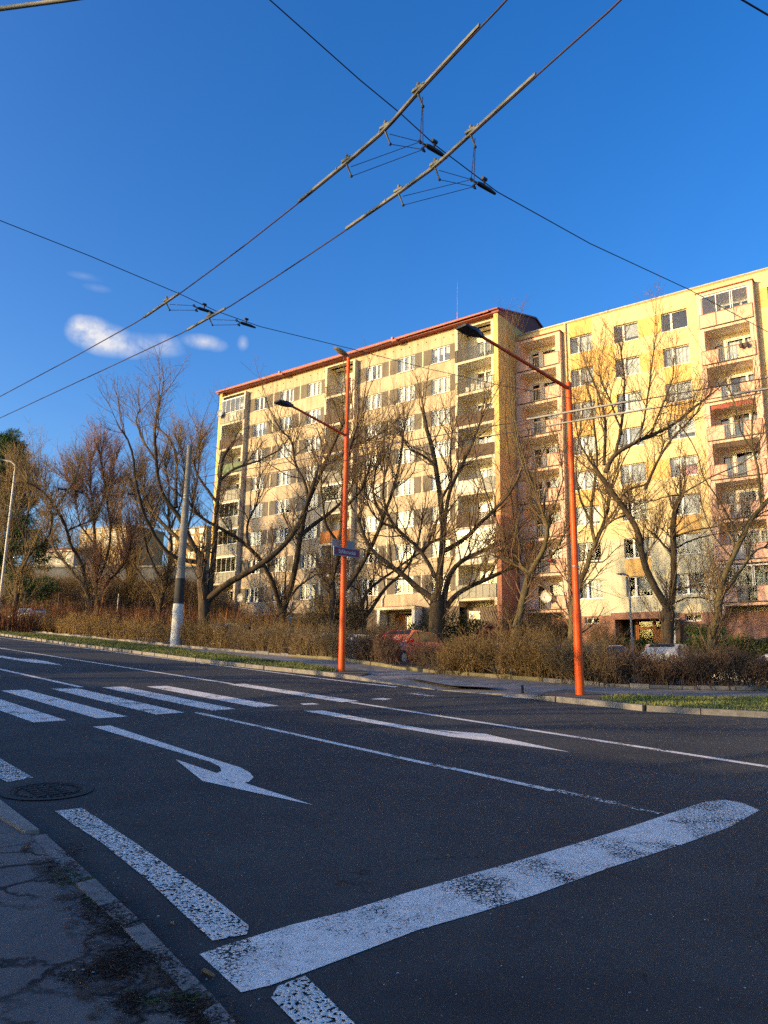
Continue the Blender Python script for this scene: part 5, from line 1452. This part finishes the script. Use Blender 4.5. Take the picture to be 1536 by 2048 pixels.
def build_poles():
    # tall orange pole with a long arm over the road and a bowl lamp on top
    b = gp(683, 1344, .1); Y = b[1]
    t = thing('lamp_post', 'tall orange lamp post with a bowl lamp on top and street name signs', 'street lamp', b)
    jt = at(693, 872, Y); tp = at(697, 716, Y)
    lean = (tp - b) / (tp[2] - b[2])
    P = lambda h: lean * h
    hj = jt[2] - b[2]; ht = tp[2] - b[2]
    mb = MB(); hs = [0, 1.6, 1.75, 4.6, hj - .2, hj + .2, hj + .25, ht - .3, ht]; rs = [.098, .096, .092, .085, .078, .078, .060, .052, .05]
    mb.tube([P(h) for h in hs], rs, 'orange', 16); mb.build('pole', t, True, angle=40)
    mb = MB()
    for h in (3.2, 4.35, 4.9): mb.tube([P(h), P(h + .035)], .092, 'orange', 14)
    mb.build('clamp', t, True, angle=40)
    e = online(583, 812, b, -E2) - b
    mb = MB(); a0 = P(hj); mb.tube([a0, a0 + (e - a0) * .4, e], [.048, .042, .035], 'orange', 10); mb.build('arm', t, True, angle=40)
    h0 = online(553, 803, b, -E2) - b
    dd = unit(h0 - e); mb = MB(); led_head(mb, e - dd * .05, dd, np.linalg.norm(h0 - e) + .05, .15); mb.build('lamp_head', t)
    mb = MB(); c = P(ht) + np.array((-.08, -.08, .07)); ax = unit(np.array((-.74, -.55, .28))); s = unit(np.cross(ax, (0, 0, 1))); u = np.cross(s, ax)
    n = 14
    rings = []
    for i in range(8):
        q = i / 7; x = -.08 + .58 * q; r = .125 * math.sin(math.pi * min(1, q * .93 + .07)) ** .6
        rings.append((x, r))
    k0 = len(mb.v)
    for i in range(7):
        for j in range(n):
            def pt(ii, jj):
                x, r = rings[ii]; a = 2 * math.pi * jj / n; z = math.sin(a); return c + ax * x + s * r * math.cos(a) + u * r * (.62 * z if z > 0 else .50 * z)
            up_ = math.sin(2 * math.pi * (j + .5) / n) > -.1
            mb.poly([pt(i, j), pt(i, j + 1), pt(i + 1, j + 1), pt(i + 1, j)], 'lamp_grey' if up_ else 'diffuser')
    mb.tube([P(ht - .1), P(ht) + np.array((0, 0, .07))], .045, 'lamp_grey', 10)
    mb.build('bowl_lamp', t)
    # two street name signs on it
    def sign(lab, c, d, n, text, w=.92, h=.30):
        d = unit(np.array(d)); n = unit(np.array(n)); s = thing('street_sign', lab, 'street sign', c)
        mb = MB(); up = np.array((0, 0, 1.))
        mb.hexa([d * x + up * z + n * y for z in (-h / 2, h / 2) for x, y in ((-w / 2, -.012), (w / 2, -.012), (w / 2, .012), (-w / 2, .012))], 'lamp_grey'); mb.build('plate', s)
        if text:
            mb = MB(); q = .028
            mb.hexa([d * x + up * z + n * y for z in (-h / 2 + q, h / 2 - q) for x, y in ((-w / 2 + q, .0125), (w / 2 - q, .0125), (w / 2 - q, .0155), (-w / 2 + q, .0155))], 'sign_red'); mb.build('face', s)
            cu = bpy.data.curves.new('lettering', 'FONT'); cu.body = 'Stříbrnická'; cu.size = .155; cu.align_x = 'CENTER'; cu.align_y = 'CENTER'; cu.extrude = .002; cu.offset = .002
            tmp = bpy.data.objects.new('tmp', cu); C.objects.link(tmp)
            dg = bpy.context.evaluated_depsgraph_get(); me = bpy.data.meshes.new_from_object(tmp.evaluated_get(dg)); bpy.data.objects.remove(tmp)
            me.materials.clear(); me.materials.append(MT['white'])
            o = link('lettering', me, s)
            R_ = Matrix(((d[0], up[0], n[0]), (d[1], up[1], n[1]), (d[2], up[2], n[2])))
            o.matrix_local = Matrix.Translation(Vector(n * .019 + up * -.005)) @ R_.to_4x4()
        mb = MB(); mb.hexa([d * x + up * z - n * y for z in (-.05, .05) for x, y in ((-.1, .012), (.1, .012), (.05, .16), (-.05, .16))], 'lamp_grey'); mb.build('bracket', s)
        return s
    pole_at = lambda z: b + lean * (z - b[2])
    f = unit(np.array((-.05, -1, 0)))
    c1 = at(693.5, 1104.5, Y - .16)
    sign('purple red street name sign reading Stříbrnická on the tall orange pole', c1, np.array((.743, .668, 0)), np.array((.668, -.743, 0)), True, 1.02, .27)
    c2 = at(692, 1092, Y + .12); sign('grey backed street name sign seen from behind above the lettered sign', at(686, 1089, Y + .18), unit(np.array((.80, .60, 0))), np.array((-.60, .80, 0)), False, .80, .27)
    # shorter orange pole on the right
    b = gp(1160, 1391, .1); Y = b[1]
    t = thing('lamp_post', 'shorter orange lamp post at the right with one arm and a flat dark lamp head', 'street lamp', b)
    tp = at(1137, 768, Y); lean = (tp - b) / (tp[2] - b[2]); P = lambda h: lean * h; ht = tp[2] - b[2]
    hc = at(1150, 1224, Y)[2] - b[2]
    mb = MB(); mb.tube([P(h) for h in (0, hc, hc + .02, hc + .1, ht - .75, ht - .72, ht)], [.100, .096, .096, .082, .062, .072, .072], 'orange', 18); mb.build('pole', t, True, angle=40)
    mb = MB(); mb.tube([P(ht), P(ht + .03)], .068, 'orange', 14)
    for h in (ht - .62, ht - .35, ht - .5): q = P(h); mb.tube([q, q + np.array((-.10, -.03, 0))], .012, 'galv', 6)
    mb.tube([P(2.9), P(2.93)], .085, 'galv', 14); mb.build('clamp', t)
    e = online(962, 672, b, -E2) - b; a0 = P(ht - .12)
    mb = MB(); mb.tube([a0, a0 + (e - a0) * .3, e], [.052, .045, .036], 'orange', 10); mb.build('arm', t, True, angle=40)
    h0 = online(922, 653, b, -E2) - b; dd = unit(h0 - e)
    mb = MB(); led_head(mb, e - dd * .05, dd, np.linalg.norm(h0 - e) + .05, .15); mb.build('lamp_head', t)
    # concrete traction pole with white foot
    b = gp(351, 1293, .1); Y = b[1]; tp = at(380, 891, Y); lean = (tp - b) / (tp[2] - b[2]); P = lambda h: lean * h; ht = tp[2] - b[2]
    wz = lambda y: at(360, y, Y)[2] - b[2]
    t = thing('traction_pole', 'thick leaning grey concrete pole painted white at its foot', 'pole', b)
    h1 = wz(1208); h2 = wz(1157); h3 = wz(1145); h4 = wz(1018); h5 = wz(1005)
    mb = MB(); mb.tube([P(0), P(h1)], [.275, .25], 'white', 20); mb.build('white_foot', t, True, angle=40)
    mb = MB(); mb.tube([P(h1), P(h2)], [.245, .235], 'tar', 20); mb.build('dark_band', t, True, angle=40)
    mb = MB(); mb.tube([P(h2), P(h3), P(h4), P(h5), P(ht)], [.232, .20, .175, .145, .128], 'concrete', 20); mb.build('shaft', t, True, angle=40)
    mb = MB()
    for y in (997, 991): h = wz(y); mb.tube([P(h), P(h + .06)], .158, 'galv', 16)
    mb.build('clamp', t, True, angle=40)
    global CONC; CONC = (b, P, wz)
    # thin grey lamp post in front of the yellow block and the pale one at the far left
    b = at(1264, 1285, 43); b[2] = gz(b[0], b[1]); tp = at(1258, 1155, 43)
    t = thing('lamp_post', 'thin grey lamp post in front of the yellow block entrance', 'street lamp', b)
    h = tp[2] - b[2]; mb = MB(); lathe(mb, (0, 0, 0), [0, 1, 1.05, h], [.085, .085, .06, .05], 'galv', 12); mb.build('pole', t, True, angle=40)
    mb = MB(); mb.tube([(0, 0, h), (-.05, 0, h + .12), (-.25, -.1, h + .16)], [.045, .05, .06], 'galv', 10); led_head(mb, np.array((-.2, -.08, h + .15)), (-.9, -.4, .02), .55, .12, 'galv'); mb.build('lamp_head', t)
    Y = 57; b = at(1, 1190, Y); b[2] = gz(b[0], b[1]); tp = at(6, 932, Y)
    t = thing('lamp_post', 'pale grey lamp post at the far left edge bending over to the left', 'street lamp', b)
    h = tp[2] - b[2]; mb = MB(); mb.tube([(0, 0, 0), (0, 0, h - .2), (-.05, 0, h + .1), (-.35, -.05, h + .35), (-1.0, -.1, h + .45)], [.10, .075, .07, .06, .05], 'r_white', 10); mb.build('pole', t, True, angle=40)
    mb = MB(); led_head(mb, np.array((-.9, -.1, h + .44)), (-1, -.1, 0), .7, .16, 'galv'); mb.build('lamp_head', t)


build_poles()


# ================================================================== OVERHEAD WIRES
def sagline(a, b, n=24, sag=0.0):
    t = np.linspace(0, 1, n)[:, None]; P = a + (b - a) * t; P[:, 2] -= sag * 4 * (t * (1 - t))[:, 0]; return P


def fit_line(pts, h, e1s):
    """straight contact wire through photo points at height h over the street; returns a function e1 -> point"""
    A = np.array([gp(x, y, h) for x, y in pts]); u = A @ E1; w = A @ E2
    k, c = np.polyfit(u, w, 1)
    return lambda a: -NG * (EYE - h) + E1 * a + E2 * (k * a + c)


def path_line(pts, h):
    A = np.array([gp(x, y, h) for x, y in pts]); u = A @ E1; w = A @ E2
    k0 = (w[1] - w[0]) / (u[1] - u[0]); k1 = (w[-1] - w[-2]) / (u[-1] - u[-2])
    u = np.concatenate([[u[0] - 80], u, [u[-1] + 40]]); w = np.concatenate([[w[0] - 80 * k0], w, [w[-1] + 40 * k1]])
    return lambda a: -NG * (EYE - h) + E1 * a + E2 * float(np.interp(a, u, w))


def build_wires():
    H = 5.6
    # cross spans at right angles to the road
    s1a = gp(800, 225, 5.95); s1 = lambda x, y: online(x, y, s1a, E2)
    s2a = gp(432, 620, 5.95)
    spans = []
    for nm, lab, pxs, p0 in (('span_wire', 'thin span wire crossing above the road nearest the lens, running to the upper right', [(540, 0), (720, 160), (800, 226), (870, 290), (995, 384), (1180, 487), (1380, 580), (1536, 664)], s1a),
                             ('span_wire', 'thin span wire from the left edge past the top of the tall orange pole', [(0, 441), (180, 512), (360, 588), (432, 622), (520, 653), (700, 697), (850, 736), (1000, 770.5), (1090, 787)], s2a)):
        P = [online(x, y, p0, E2) for x, y in pxs]
        d0 = unit(P[0] - P[1]); d1 = unit(P[-1] - P[-2])
        P = [P[0] + d0 * 7] + P + [P[-1] + d1 * 4, P[-1] + d1 * 40 + np.array((0, 0, 1.5))]
        mb = MB(); mb.tube(P, .0052, 'wire', 6); tag(mb.build(nm, None, True), lab, 'wire'); spans.append(P)
    b, P, wz = CONC
    p0 = b + P(wz(992)); pts = [(262, 986), (157, 981), (124, 976), (0, 962)]
    L = [p0] + [online(x, y, p0, E2) for x, y in pts]; L.append(L[-1] + unit(L[-1] - L[-2]) * 9)
    mb = MB(); mb.tube(L, .009, 'wire', 5); o = tag(mb.build('span_wire', None, True), 'thin span wire from the concrete pole out to the left through the trees', 'wire')
    for q in L[1:4]:
        mb = MB(); mb.tube([q - E2 * .2 - NG * .06, q + E2 * .2 - NG * .06], [.035, .035], 'insul', 8); mb.tube([q + E2 * .16 - NG * .0, q + E2 * .16 - NG * .14], .05, 'insul', 8); mb.tube([q - E2 * .16 - NG * .0, q - E2 * .16 - NG * .14], .05, 'insul', 8)
        mb.build('insulator', o)
    # contact wires with their splice bars; the two nearest the lens carry fittings
    F1 = path_line([(-250, 925), (0, 793), (150, 713), (288, 636), (357, 589), (480, 498), (598, 405), (693, 328), (770, 262), (836, 187), (960, 54), (1015, 0), (1100, -95)], H)
    F2 = path_line([(-250, 950), (0, 836), (200, 743), (375, 661), (450, 619), (570, 542), (692, 460), (797, 388), (870, 335), (942, 270), (1072, 152), (1243, 0), (1360, -115)], H)
    G1 = fit_line([(420, 950), (1055, 845), (1270, 805), (1536, 748)], H, None); G2 = fit_line([(420, 965), (1100, 857), (1300, 820), (1536, 772)], H, None)

    def e1_of(fn, x, y):                                    # nearest point of the wire to a photo point
        a = np.linspace(-32, 8, 5001); Q = np.stack([fn(v) for v in a])
        z = Q @ FW; X_ = 768 + F * (Q @ RT) / z; Y_ = 1024 - F * (Q @ UP) / z
        d = np.where(z > .5, np.hypot(X_ - x, Y_ - y), 1e9); return a[int(np.argmin(d))]
    roots = []
    for fn, lab, bars_, m in ((F1, 'upper of the two near trolley wires crossing the sky, with long grey splice bars', [((288, 636), (357, 589)), ((598, 405), (960, 54))], 'bar'),
                              (F2, 'lower of the two near trolley wires crossing the sky, with long grey splice bars', [((375, 661), (450, 619)), ((692, 460), (1072, 152))], 'bar'),
                              (G1, 'upper of the two far trolley wires passing in front of the flats', [((1055, 845), (1272, 804)), ((1530, 749), (1700, 712))], 'bar_light'),
                              (G2, 'lower of the two far trolley wires passing in front of the flats', [((1100, 857), (1305, 820)), ((1468, 783), (1640, 748))], 'bar_light')):
        near = fn in (F1, F2)
        mb = MB(); mb.tube([fn(a) for a in ([-70, -40] + [-26 + .5 * i for i in range(70)] + [14, 30])], .0075 if near else .009, 'wire', 6)
        o = tag(mb.build('trolley_wire', None, True), lab, 'wire'); roots.append(o)
        for (p, q) in bars_:
            a0, a1 = e1_of(fn, *p), e1_of(fn, *q)
            d = fn(a1) - fn(a0)
            mb = MB(); r = .021 if near else .03
            s = E2 * r * .62; u = NG; ns = 14
            for i in range(ns):
                A, B = fn(a0 + (a1 - a0) * i / ns), fn(a0 + (a1 - a0) * (i + 1) / ns)
                mb.hexa([A - s, A + s, B + s, B - s, A - s * .6 + u * .030, A + s * .6 + u * .030, B + s * .6 + u * .030, B - s * .6 + u * .030], m)
            Ln = np.linalg.norm(d); n = int(Ln / .22)
            for i in range(1, n):
                c = fn(a0 + (a1 - a0) * i / n)
                if i % 3 == 0 and near: mb.tube([c - E2 * .018 + u * .022, c + E2 * .018 + u * .022], .008, m, 6)
            mb.build('splice_bar', o)
    # fittings: clamps on the bars, bridle ropes, insulators under the span wire
    def clamp_(fn, px_):
        a = e1_of(fn, *px_); c = fn(a); mb = MB()
        mb.hexa([c + E1 * x + E2 * y + NG * z for z in (.028, .05) for x, y in ((-.055, -.018), (.055, -.018), (.055, .018), (-.055, .018))], 'bar'); mb.tube([c + NG * .05, c + NG * .085], [.02, .014], 'bar', 8)
        return c, mb

    def insulator(px_, p0, par, lab):
        c = online(*px_, p0, E2); d = unit(E2 + E1 * .0)
        t = thing('wire_insulator', lab, 'insulator', c, 0, 'black insulators hung from the span wires')
        k_ = .62; D_ = d * k_; U_ = NG * k_; L_ = E1 * k_
        mb = MB(); mb.tube([-D_ * .16 - U_ * .02, -D_ * .1 - U_ * .02, D_ * .12 - U_ * .02, D_ * .26 - U_ * .03], [.014, .023, .021, .013], 'insul', 10); mb.build('body', t, True, angle=40)
        mb = MB(); mb.tube([D_ * .0, D_ * .0 + U_ * .11], [.010, .013], 'insul', 8); mb.tube([D_ * -.04 + U_ * .11, D_ * .05 + U_ * .11], .018, 'insul', 8); mb.build('hanger', t)
        mb = MB()
        mb.tube([-D_ * .15 - U_ * .02, -D_ * .20 - L_ * .03, -D_ * .22 + U_ * .03 - L_ * .05], .009, 'insul', 7); mb.tube([-D_ * .15 - U_ * .02, -D_ * .18 - U_ * .05 - L_ * .04, -D_ * .12 - U_ * .08 - L_ * .06], .009, 'insul', 7)
        for q in (-D_ * .22 + U_ * .03 - L_ * .06, -D_ * .16 - U_ * .06 - L_ * .06):
            for k in range(8):
                a0, a1 = 2 * math.pi * k / 8, 2 * math.pi * (k + 1) / 8
                mb.tube([q + (d * math.cos(a0) + NG * math.sin(a0)) * .017, q + (d * math.cos(a1) + NG * math.sin(a1)) * .017], .0055, 'insul', 4, False)
        mb.build('yoke', t)
        return c, d
    for fn, root, cl, ins, mid, lab in ((F1, roots[0], [(836, 187), (770, 262), (693, 328)], (868, 297), s1a, 'black insulator under the near span wire, left of its twin'),
                                        (F2, roots[1], [(942, 270), (870, 335), (797, 388)], (968, 371), s1a, 'black insulator under the near span wire, right of its twin'),
                                        (F1, roots[0], [(332, 605)], (408, 618), s2a, 'black insulator under the second span wire, left of its twin'),
                                        (F2, roots[1], [(418, 636)], (492, 647), s2a, 'black insulator under the second span wire, right of its twin')):
        c, d = insulator(ins, mid, root, lab)
        hub1, hub2 = c + (-d * .22 + NG * .03 - E1 * .06) * .62, c + (-d * .16 - NG * .06 - E1 * .06) * .62
        for k, p in enumerate(cl):
            q, mb = clamp_(fn, p); arm = q + (E2 * .06 - NG * .09) * (1.0 if k else .9); 
            mb.tube([q, (q + arm) / 2, arm], [.011, .008, .007], 'bar', 6); mb.tube([arm - E1 * .007, arm + E1 * .007], .012, 'insul', 8); mb.build('clamp', root)
            mb = MB(); mb.tube([arm, hub2], .0035, 'wire', 4); mb.tube([q + E2 * .05 - NG * .005, hub1], .0035, 'wire', 4); mb.build('bridle_rope', root)
    # stray wires in the top corners
    for nm, pts, m, r, lab in (('trolley_wire', [(-160, 42), (0, 17.5), (130, 0), (300, -26)], 'bar_light', .016, 'short pale wire cutting the upper left corner'),
                               ('trolley_wire', [(1400, -50), (1485, 0), (1536, 30), (1700, 125)], 'wire', .007, 'dark wire cutting the upper right corner')):
        P = [gp(x, y, 5.7) for x, y in pts]
        mb = MB(); mb.tube(P, r, m, 6); tag(mb.build(nm, None, True), lab, 'wire')


build_wires()


# ================================================================== PARKED CARS
CARM = {}
def make_car(label, col, x, foot_y, Y, yaw, kind='hatch', group='cars parked behind the hedges', dz=-.50):
    if col not in CARM: CARM[col] = car_paint('car_paint', col)
    pm = CARM[col]
    p = at(x, foot_y, Y); p[2] = gz(p[0], Y) + dz
    t = thing('parked_car', label, 'car', p, yaw, group)
    W = .86
    if kind == 'sedan': prof = [(-2.2, .62, .98, 1.00), (-1.55, .64, 1.00, 1.06), (-1.05, .66, 1.0, 1.40), (.25, .66, .98, 1.46), (1.05, .66, .96, 1.0), (1.9, .64, .88, .90), (2.2, .55, .72, .74)]
    elif kind == 'van': prof = [(-2.1, .66, 1.02, 1.70), (-1.9, .70, 1.05, 1.80), (-.6, .72, 1.05, 1.86), (.5, .72, 1.04, 1.82), (1.25, .70, 1.02, 1.10), (1.95, .66, .92, .95), (2.15, .58, .74, .76)]
    else: prof = [(-1.95, .62, .98, 1.02), (-1.85, .64, 1.0, 1.15), (-1.45, .66, 1.0, 1.42), (.1, .66, .98, 1.47), (.95, .66, .96, 1.02), (1.75, .64, .88, .90), (1.98, .55, .72, .74)]
    # lofted body: lower ring, belt, roof
    V = []; Fc = []
    for xx, wr, zb, zr in prof:
        end = abs(xx) > 1.9; w = W * (.90 if end else 1); wb = w * .97; wt = min(wr, wb) if zr > zb + .12 else wb * .94
        V += [(xx, -w * .93, .22), (xx, -w, .45), (xx, -w, .70 if zb > .75 else .6), (xx, -wb, zb), (xx, -wt, zr - .03), (xx, -wt * .82, zr), (xx, wt * .82, zr), (xx, wt, zr - .03), (xx, wb, zb), (xx, w, .70 if zb > .75 else .6), (xx, w, .45), (xx, w * .93, .22)]
    n = len(prof); k = 12
    for i in range(n - 1):
        for j in range(k):
            j2 = (j + 1) % k; Fc.append((i * k + j, (i + 1) * k + j, (i + 1) * k + j2, i * k + j2))
    Fc.append(tuple(range(k))); Fc.append(tuple((n - 1) * k + j for j in reversed(range(k))))
    me = bpy.data.meshes.new('body'); me.from_pydata(V, [], Fc); me.materials.append(pm); me.polygons.foreach_set('use_smooth', [True] * len(Fc)); me.update(); me.set_sharp_from_angle(angle=rad(38))
    link('body', me, t)

    def at_(i, q): return np.array(V[i * k + q])
    roof = [i for i in range(n) if prof[i][3] > 1.3]
    r0, r1 = roof[0], roof[-1]
    off = .012

    def pane(nm, pts):
        pts = [np.array(p_) for p_ in pts]; nn = unit(np.cross(pts[1] - pts[0], pts[2] - pts[0])); c = sum(pts) / 4
        if nn @ (c - np.array((0, 0, .9))) < 0: nn = -nn
        mb = MB(); mb.poly([c + (p_ - c) * .90 + nn * off for p_ in pts], 'carglass'); return mb.build(nm, t)
    pane('windscreen', [at_(r1, 5), at_(r1, 6), at_(r1 + 1, 7), at_(r1 + 1, 4)])
    pane('rear_window', [at_(r0, 5), at_(r0, 6), at_(r0 - 1, 7), at_(r0 - 1, 4)])
    for q4, q3 in ((4, 3), (7, 8)):
        for i in range(r0, r1): pane('side_window', [at_(i, q4), at_(i + 1, q4), at_(i + 1, q3), at_(i, q3)])
        pane('side_window', [at_(r1, q4), at_(r1, q4) * .2 + at_(r1 + 1, q4) * .8, at_(r1 + 1, q3), at_(r1, q3)])
        pane('side_window', [at_(r0, q4), at_(r0, q4) * .3 + at_(r0 - 1, q4) * .7, at_(r0 - 1, q3), at_(r0, q3)])
    for xx in (-1.25, 1.3):
        for s in (-1, 1):
            mb = MB(); mb.tube([(xx, s * W * .78, .31), (xx, s * W * 1.005, .31)], .31, 'tyre', 18); w = mb.build('wheel', t, True, angle=40)
            mb = MB(); mb.tube([(xx, s * W * 1.0, .31), (xx, s * W * 1.02, .31)], .19, 'rim', 14); mb.build('rim', w)
    xe = prof[0][0]; xf = prof[-1][0]
    for s in (-1, 1):
        mb = MB(); mb.hexa([(x_, s * y_, z_) for z_ in (.68, .96) for x_, y_ in ((xe - .02, .52), (xe + .16, .80), (xe + .16, .70), (xe - .01, .50))], 'tail'); mb.build('tail_light', t)
        mb = MB(); mb.hexa([(x_, s * y_, z_) for z_ in (.58, .70) for x_, y_ in ((xf + .015, .42), (xf - .2, .80), (xf - .25, .70), (xf - .05, .40))], 'head'); mb.build('headlight', t)
        mb = MB(); mb.ball((.85, s * (W + .09), 1.02), (.07, .09, .07), pm, 8, 6); mb.build('mirror', t)
    for xx, s in ((xe - .025, -1), (xf + .02, 1)):
        mb = MB(); mb.box((xx - .01, -.26, .50 if s > 0 else .72), (xx + .01, .26, .61 if s > 0 else .83), 'plate'); mb.build('number_plate', t)
        mb = MB(); mb.box((xx - .03 - .02 * (s < 0), -.78, .26), (xx + .03, .78, .46), 'tyre' if s > 0 else pm); mb.build('bumper', t)
    return t


make_car('silver hatchback with red tail lights showing over the hedge right of the concrete pole', (.40, .40, .39), 472, 1300, 45, rad(57), 'hatch', dz=-.3)
make_car('white car mostly hidden behind the brown hedge at the tall orange pole', (.72, .70, .64), 655, 1325, 36.5, rad(64), 'hatch')
make_car('white van right of the tall orange pole behind the thin hedge', (.74, .72, .66), 716, 1325, 34.5, rad(66), 'hatch')
make_car('bright red car seen through the gap in the hedge', (.78, .010, .012), 806, 1325, 32.0, rad(236), 'hatch', dz=-.2)
make_car('dark car whose pale roof shows above the golden topped shrub', (.16, .15, .13), 1045, 1330, 30, rad(60), 'sedan')
make_car('maroon car between the golden shrub and the shorter orange pole', (.20, .06, .06), 1118, 1335, 29.5, rad(60), 'hatch')
make_car('low black car right of the shorter orange pole', (.03, .03, .032), 1212, 1345, 29, rad(30), 'sedan')
make_car('silver hatchback with red lights right behind the pollarded tree trunk', (.50, .49, .46), 1343, 1345, 34, rad(58), 'hatch')
make_car('white car at the right edge behind the dark hedge', (.66, .65, .62), 1545, 1350, 27.5, rad(150), 'hatch', dz=-.62)
make_car('white car roof showing over the dark scrub at the far left', (.62, .62, .60), 54, 1240, 62, rad(140), 'hatch', dz=-.3)
make_car('blue car at the far left edge', (.05, .08, .18), -4, 1245, 60, rad(60), 'hatch', dz=-.3)


# ================================================================== BEYOND THE LEFT BANK
def build_far():
    def house(name, label, cx, Y, base_y, w, dpt, h, roof_h, yaw, wall, roof, nwin, storeys):
        p = at(cx, base_y, Y); p[2] = min(p[2], gz(p[0], p[1])) if False else p[2]
        t = thing(name, label, 'building', p, yaw)
        mb = MB(); mb.box((-w / 2, -dpt / 2, -6), (w / 2, dpt / 2, h), wall); mb.build('wall', t)
        mb = MB()
        if roof_h > .6:
            a = [(-w / 2 - .4, -dpt / 2 - .4, h), (-w / 2 - .4, dpt / 2 + .4, h), (-w / 2 - .4, 0, h + roof_h)]; mb.prism(a, (w + .8, 0, 0), roof)
        else: mb.box((-w / 2 - .2, -dpt / 2 - .2, h), (w / 2 + .2, dpt / 2 + .2, h + roof_h), roof)
        mb.build('roof', t)
        for s in range(storeys):
            for i in range(nwin):
                x = -w / 2 + w * (i + .5) / nwin; z = h * (s + .38) / storeys
                mb = MB(); mb.box((x - .65, -dpt / 2 - .04, z), (x + .65, -dpt / 2 + .02, z + 1.3), 'frame'); f = mb.build('window', t)
                mb = MB(); mb.box((x - .55, -dpt / 2 - .055, z + .1), (x + .55, -dpt / 2 - .041, z + 1.2), 'carglass'); mb.build('pane', f)
    house('shed', 'long low pale grey shed beyond the bank at the left', 205, 92, 1166, 26, 8, 1.3, .2, -.12, 'farwall', 'farroof', 0, 0)
    house('house', 'distant ochre apartment house showing through the left trees', 242, 190, 1106, 16, 12, 5.2, .4, -.5, 'ochrewall', 'farroof', 6, 3)
    house('house', 'distant pale house with an orange tiled roof behind the slanting tree', 138, 170, 1140, 10, 10, 3.2, 1.8, -.3, 'palewall', 'tile', 4, 2)
    house('house', 'distant ochre block just left of the cream apartment block', 408, 175, 1130, 11, 12, 7.2, .4, -.5, 'ochrewall', 'farroof', 4, 4)
    # wire fence on the bank
    t = thing('fence', 'thin wire fence with posts running along the bank at the left', 'fence', at(118, 1195, 64))
    r0 = np.array(t.location)
    prev = None
    for x in (-20, 50, 118, 180, 237, 300):
        p = at(x, 1195, 64); p[2] = gz(p[0], 64); q = p - r0
        mb = MB(); mb.tube([q, q + np.array((0, 0, 2.3))], .045, 'terracotta_pot' if x != 237 else 'galv', 6); mb.build('post', t)
        if prev is not None:
            mb = MB()
            for h in (.6, 1.4, 2.2): mb.tube([prev + np.array((0, 0, h)), q + np.array((0, 0, h))], .012, 'wire', 4)
            mb.build('wire', t)
        prev = q


build_far()


# ================================================================== WHAT SHADES THE STREET (just outside the left of the frame)
def build_shaders():
    def nearside(t_, off): return -NG * EYE - E1 * t_ + E2 * off
    # garages and bare trees, unseen, added along the near side to shade the street
    a = math.atan2(-E1[1], -E1[0])
    for t0, t1, h, lab in ((-13, 6.6, 4.0, 'lowest added garage block shading the street, outside the left of the frame'), (7.5, 18.2, 4.7, 'middle added garage block shading the street, outside the left of the frame'),
                           (19.3, 29.5, 4.3, 'flat roofed workshop block added to shade the street, outside the left of the frame'), (30.2, 47, 4.9, 'tallest added garage block shading the street, outside the left of the frame')):
        L_ = (t1 - t0) / 2; t = thing('shade_garage', lab, 'building', nearside((t0 + t1) / 2, -15), a, 'added unseen garages shading the near side')
        mb = MB(); mb.box((-L_, -3, -1.5), (L_, 3, h - .25), 'palewall'); mb.build('wall', t)
        mb = MB(); mb.box((-L_ - .2, -3.2, h - .25), (L_ + .2, 3.2, h), 'farroof'); mb.build('roof', t)
        for i in range(int(L_ / 1.9)):
            mb = MB(); x = -L_ + 1.7 + i * 3.6; mb.box((x - 1.3, -3.05, -1.2), (x + 1.3, -2.98, 1.6), 'r_brown'); mb.build('door', t)
    srcs = [o for o in C.objects if o.name.split('.')[0] == 'bare_tree' and o.get('group') == TG]
    g = random.Random(77)
    for i, (t_, off, k, rz) in enumerate(((3, -8, 2, 5.5), (10, -7, 1, 1.0), (17, -9, 4, 2.1), (24, -6, 1, 4.0), (31, -8.5, 4, .6), (39, -6, 2, 2.7), (47, -8, 4, 5.2), (56, -6, 1, .3), (66, -8, 4, 3.5), (77, -6, 2, 1.7), (88, -8, 4, .9))):
        r = srcs[k].copy(); C.objects.link(r); p = nearside(t_, off); r.location = p; r.rotation_euler = (0, 0, rz)  # unseen copy of a street tree, added to dapple the road
        r['label'] = 'bare tree added unseen along the near pavement to shade the street, outside the left of the frame'; r['group'] = 'added unseen bare trees along the near pavement'
        for ch in list(srcs[k].children):
            c = ch.copy(); C.objects.link(c); c.parent = r


build_shaders()
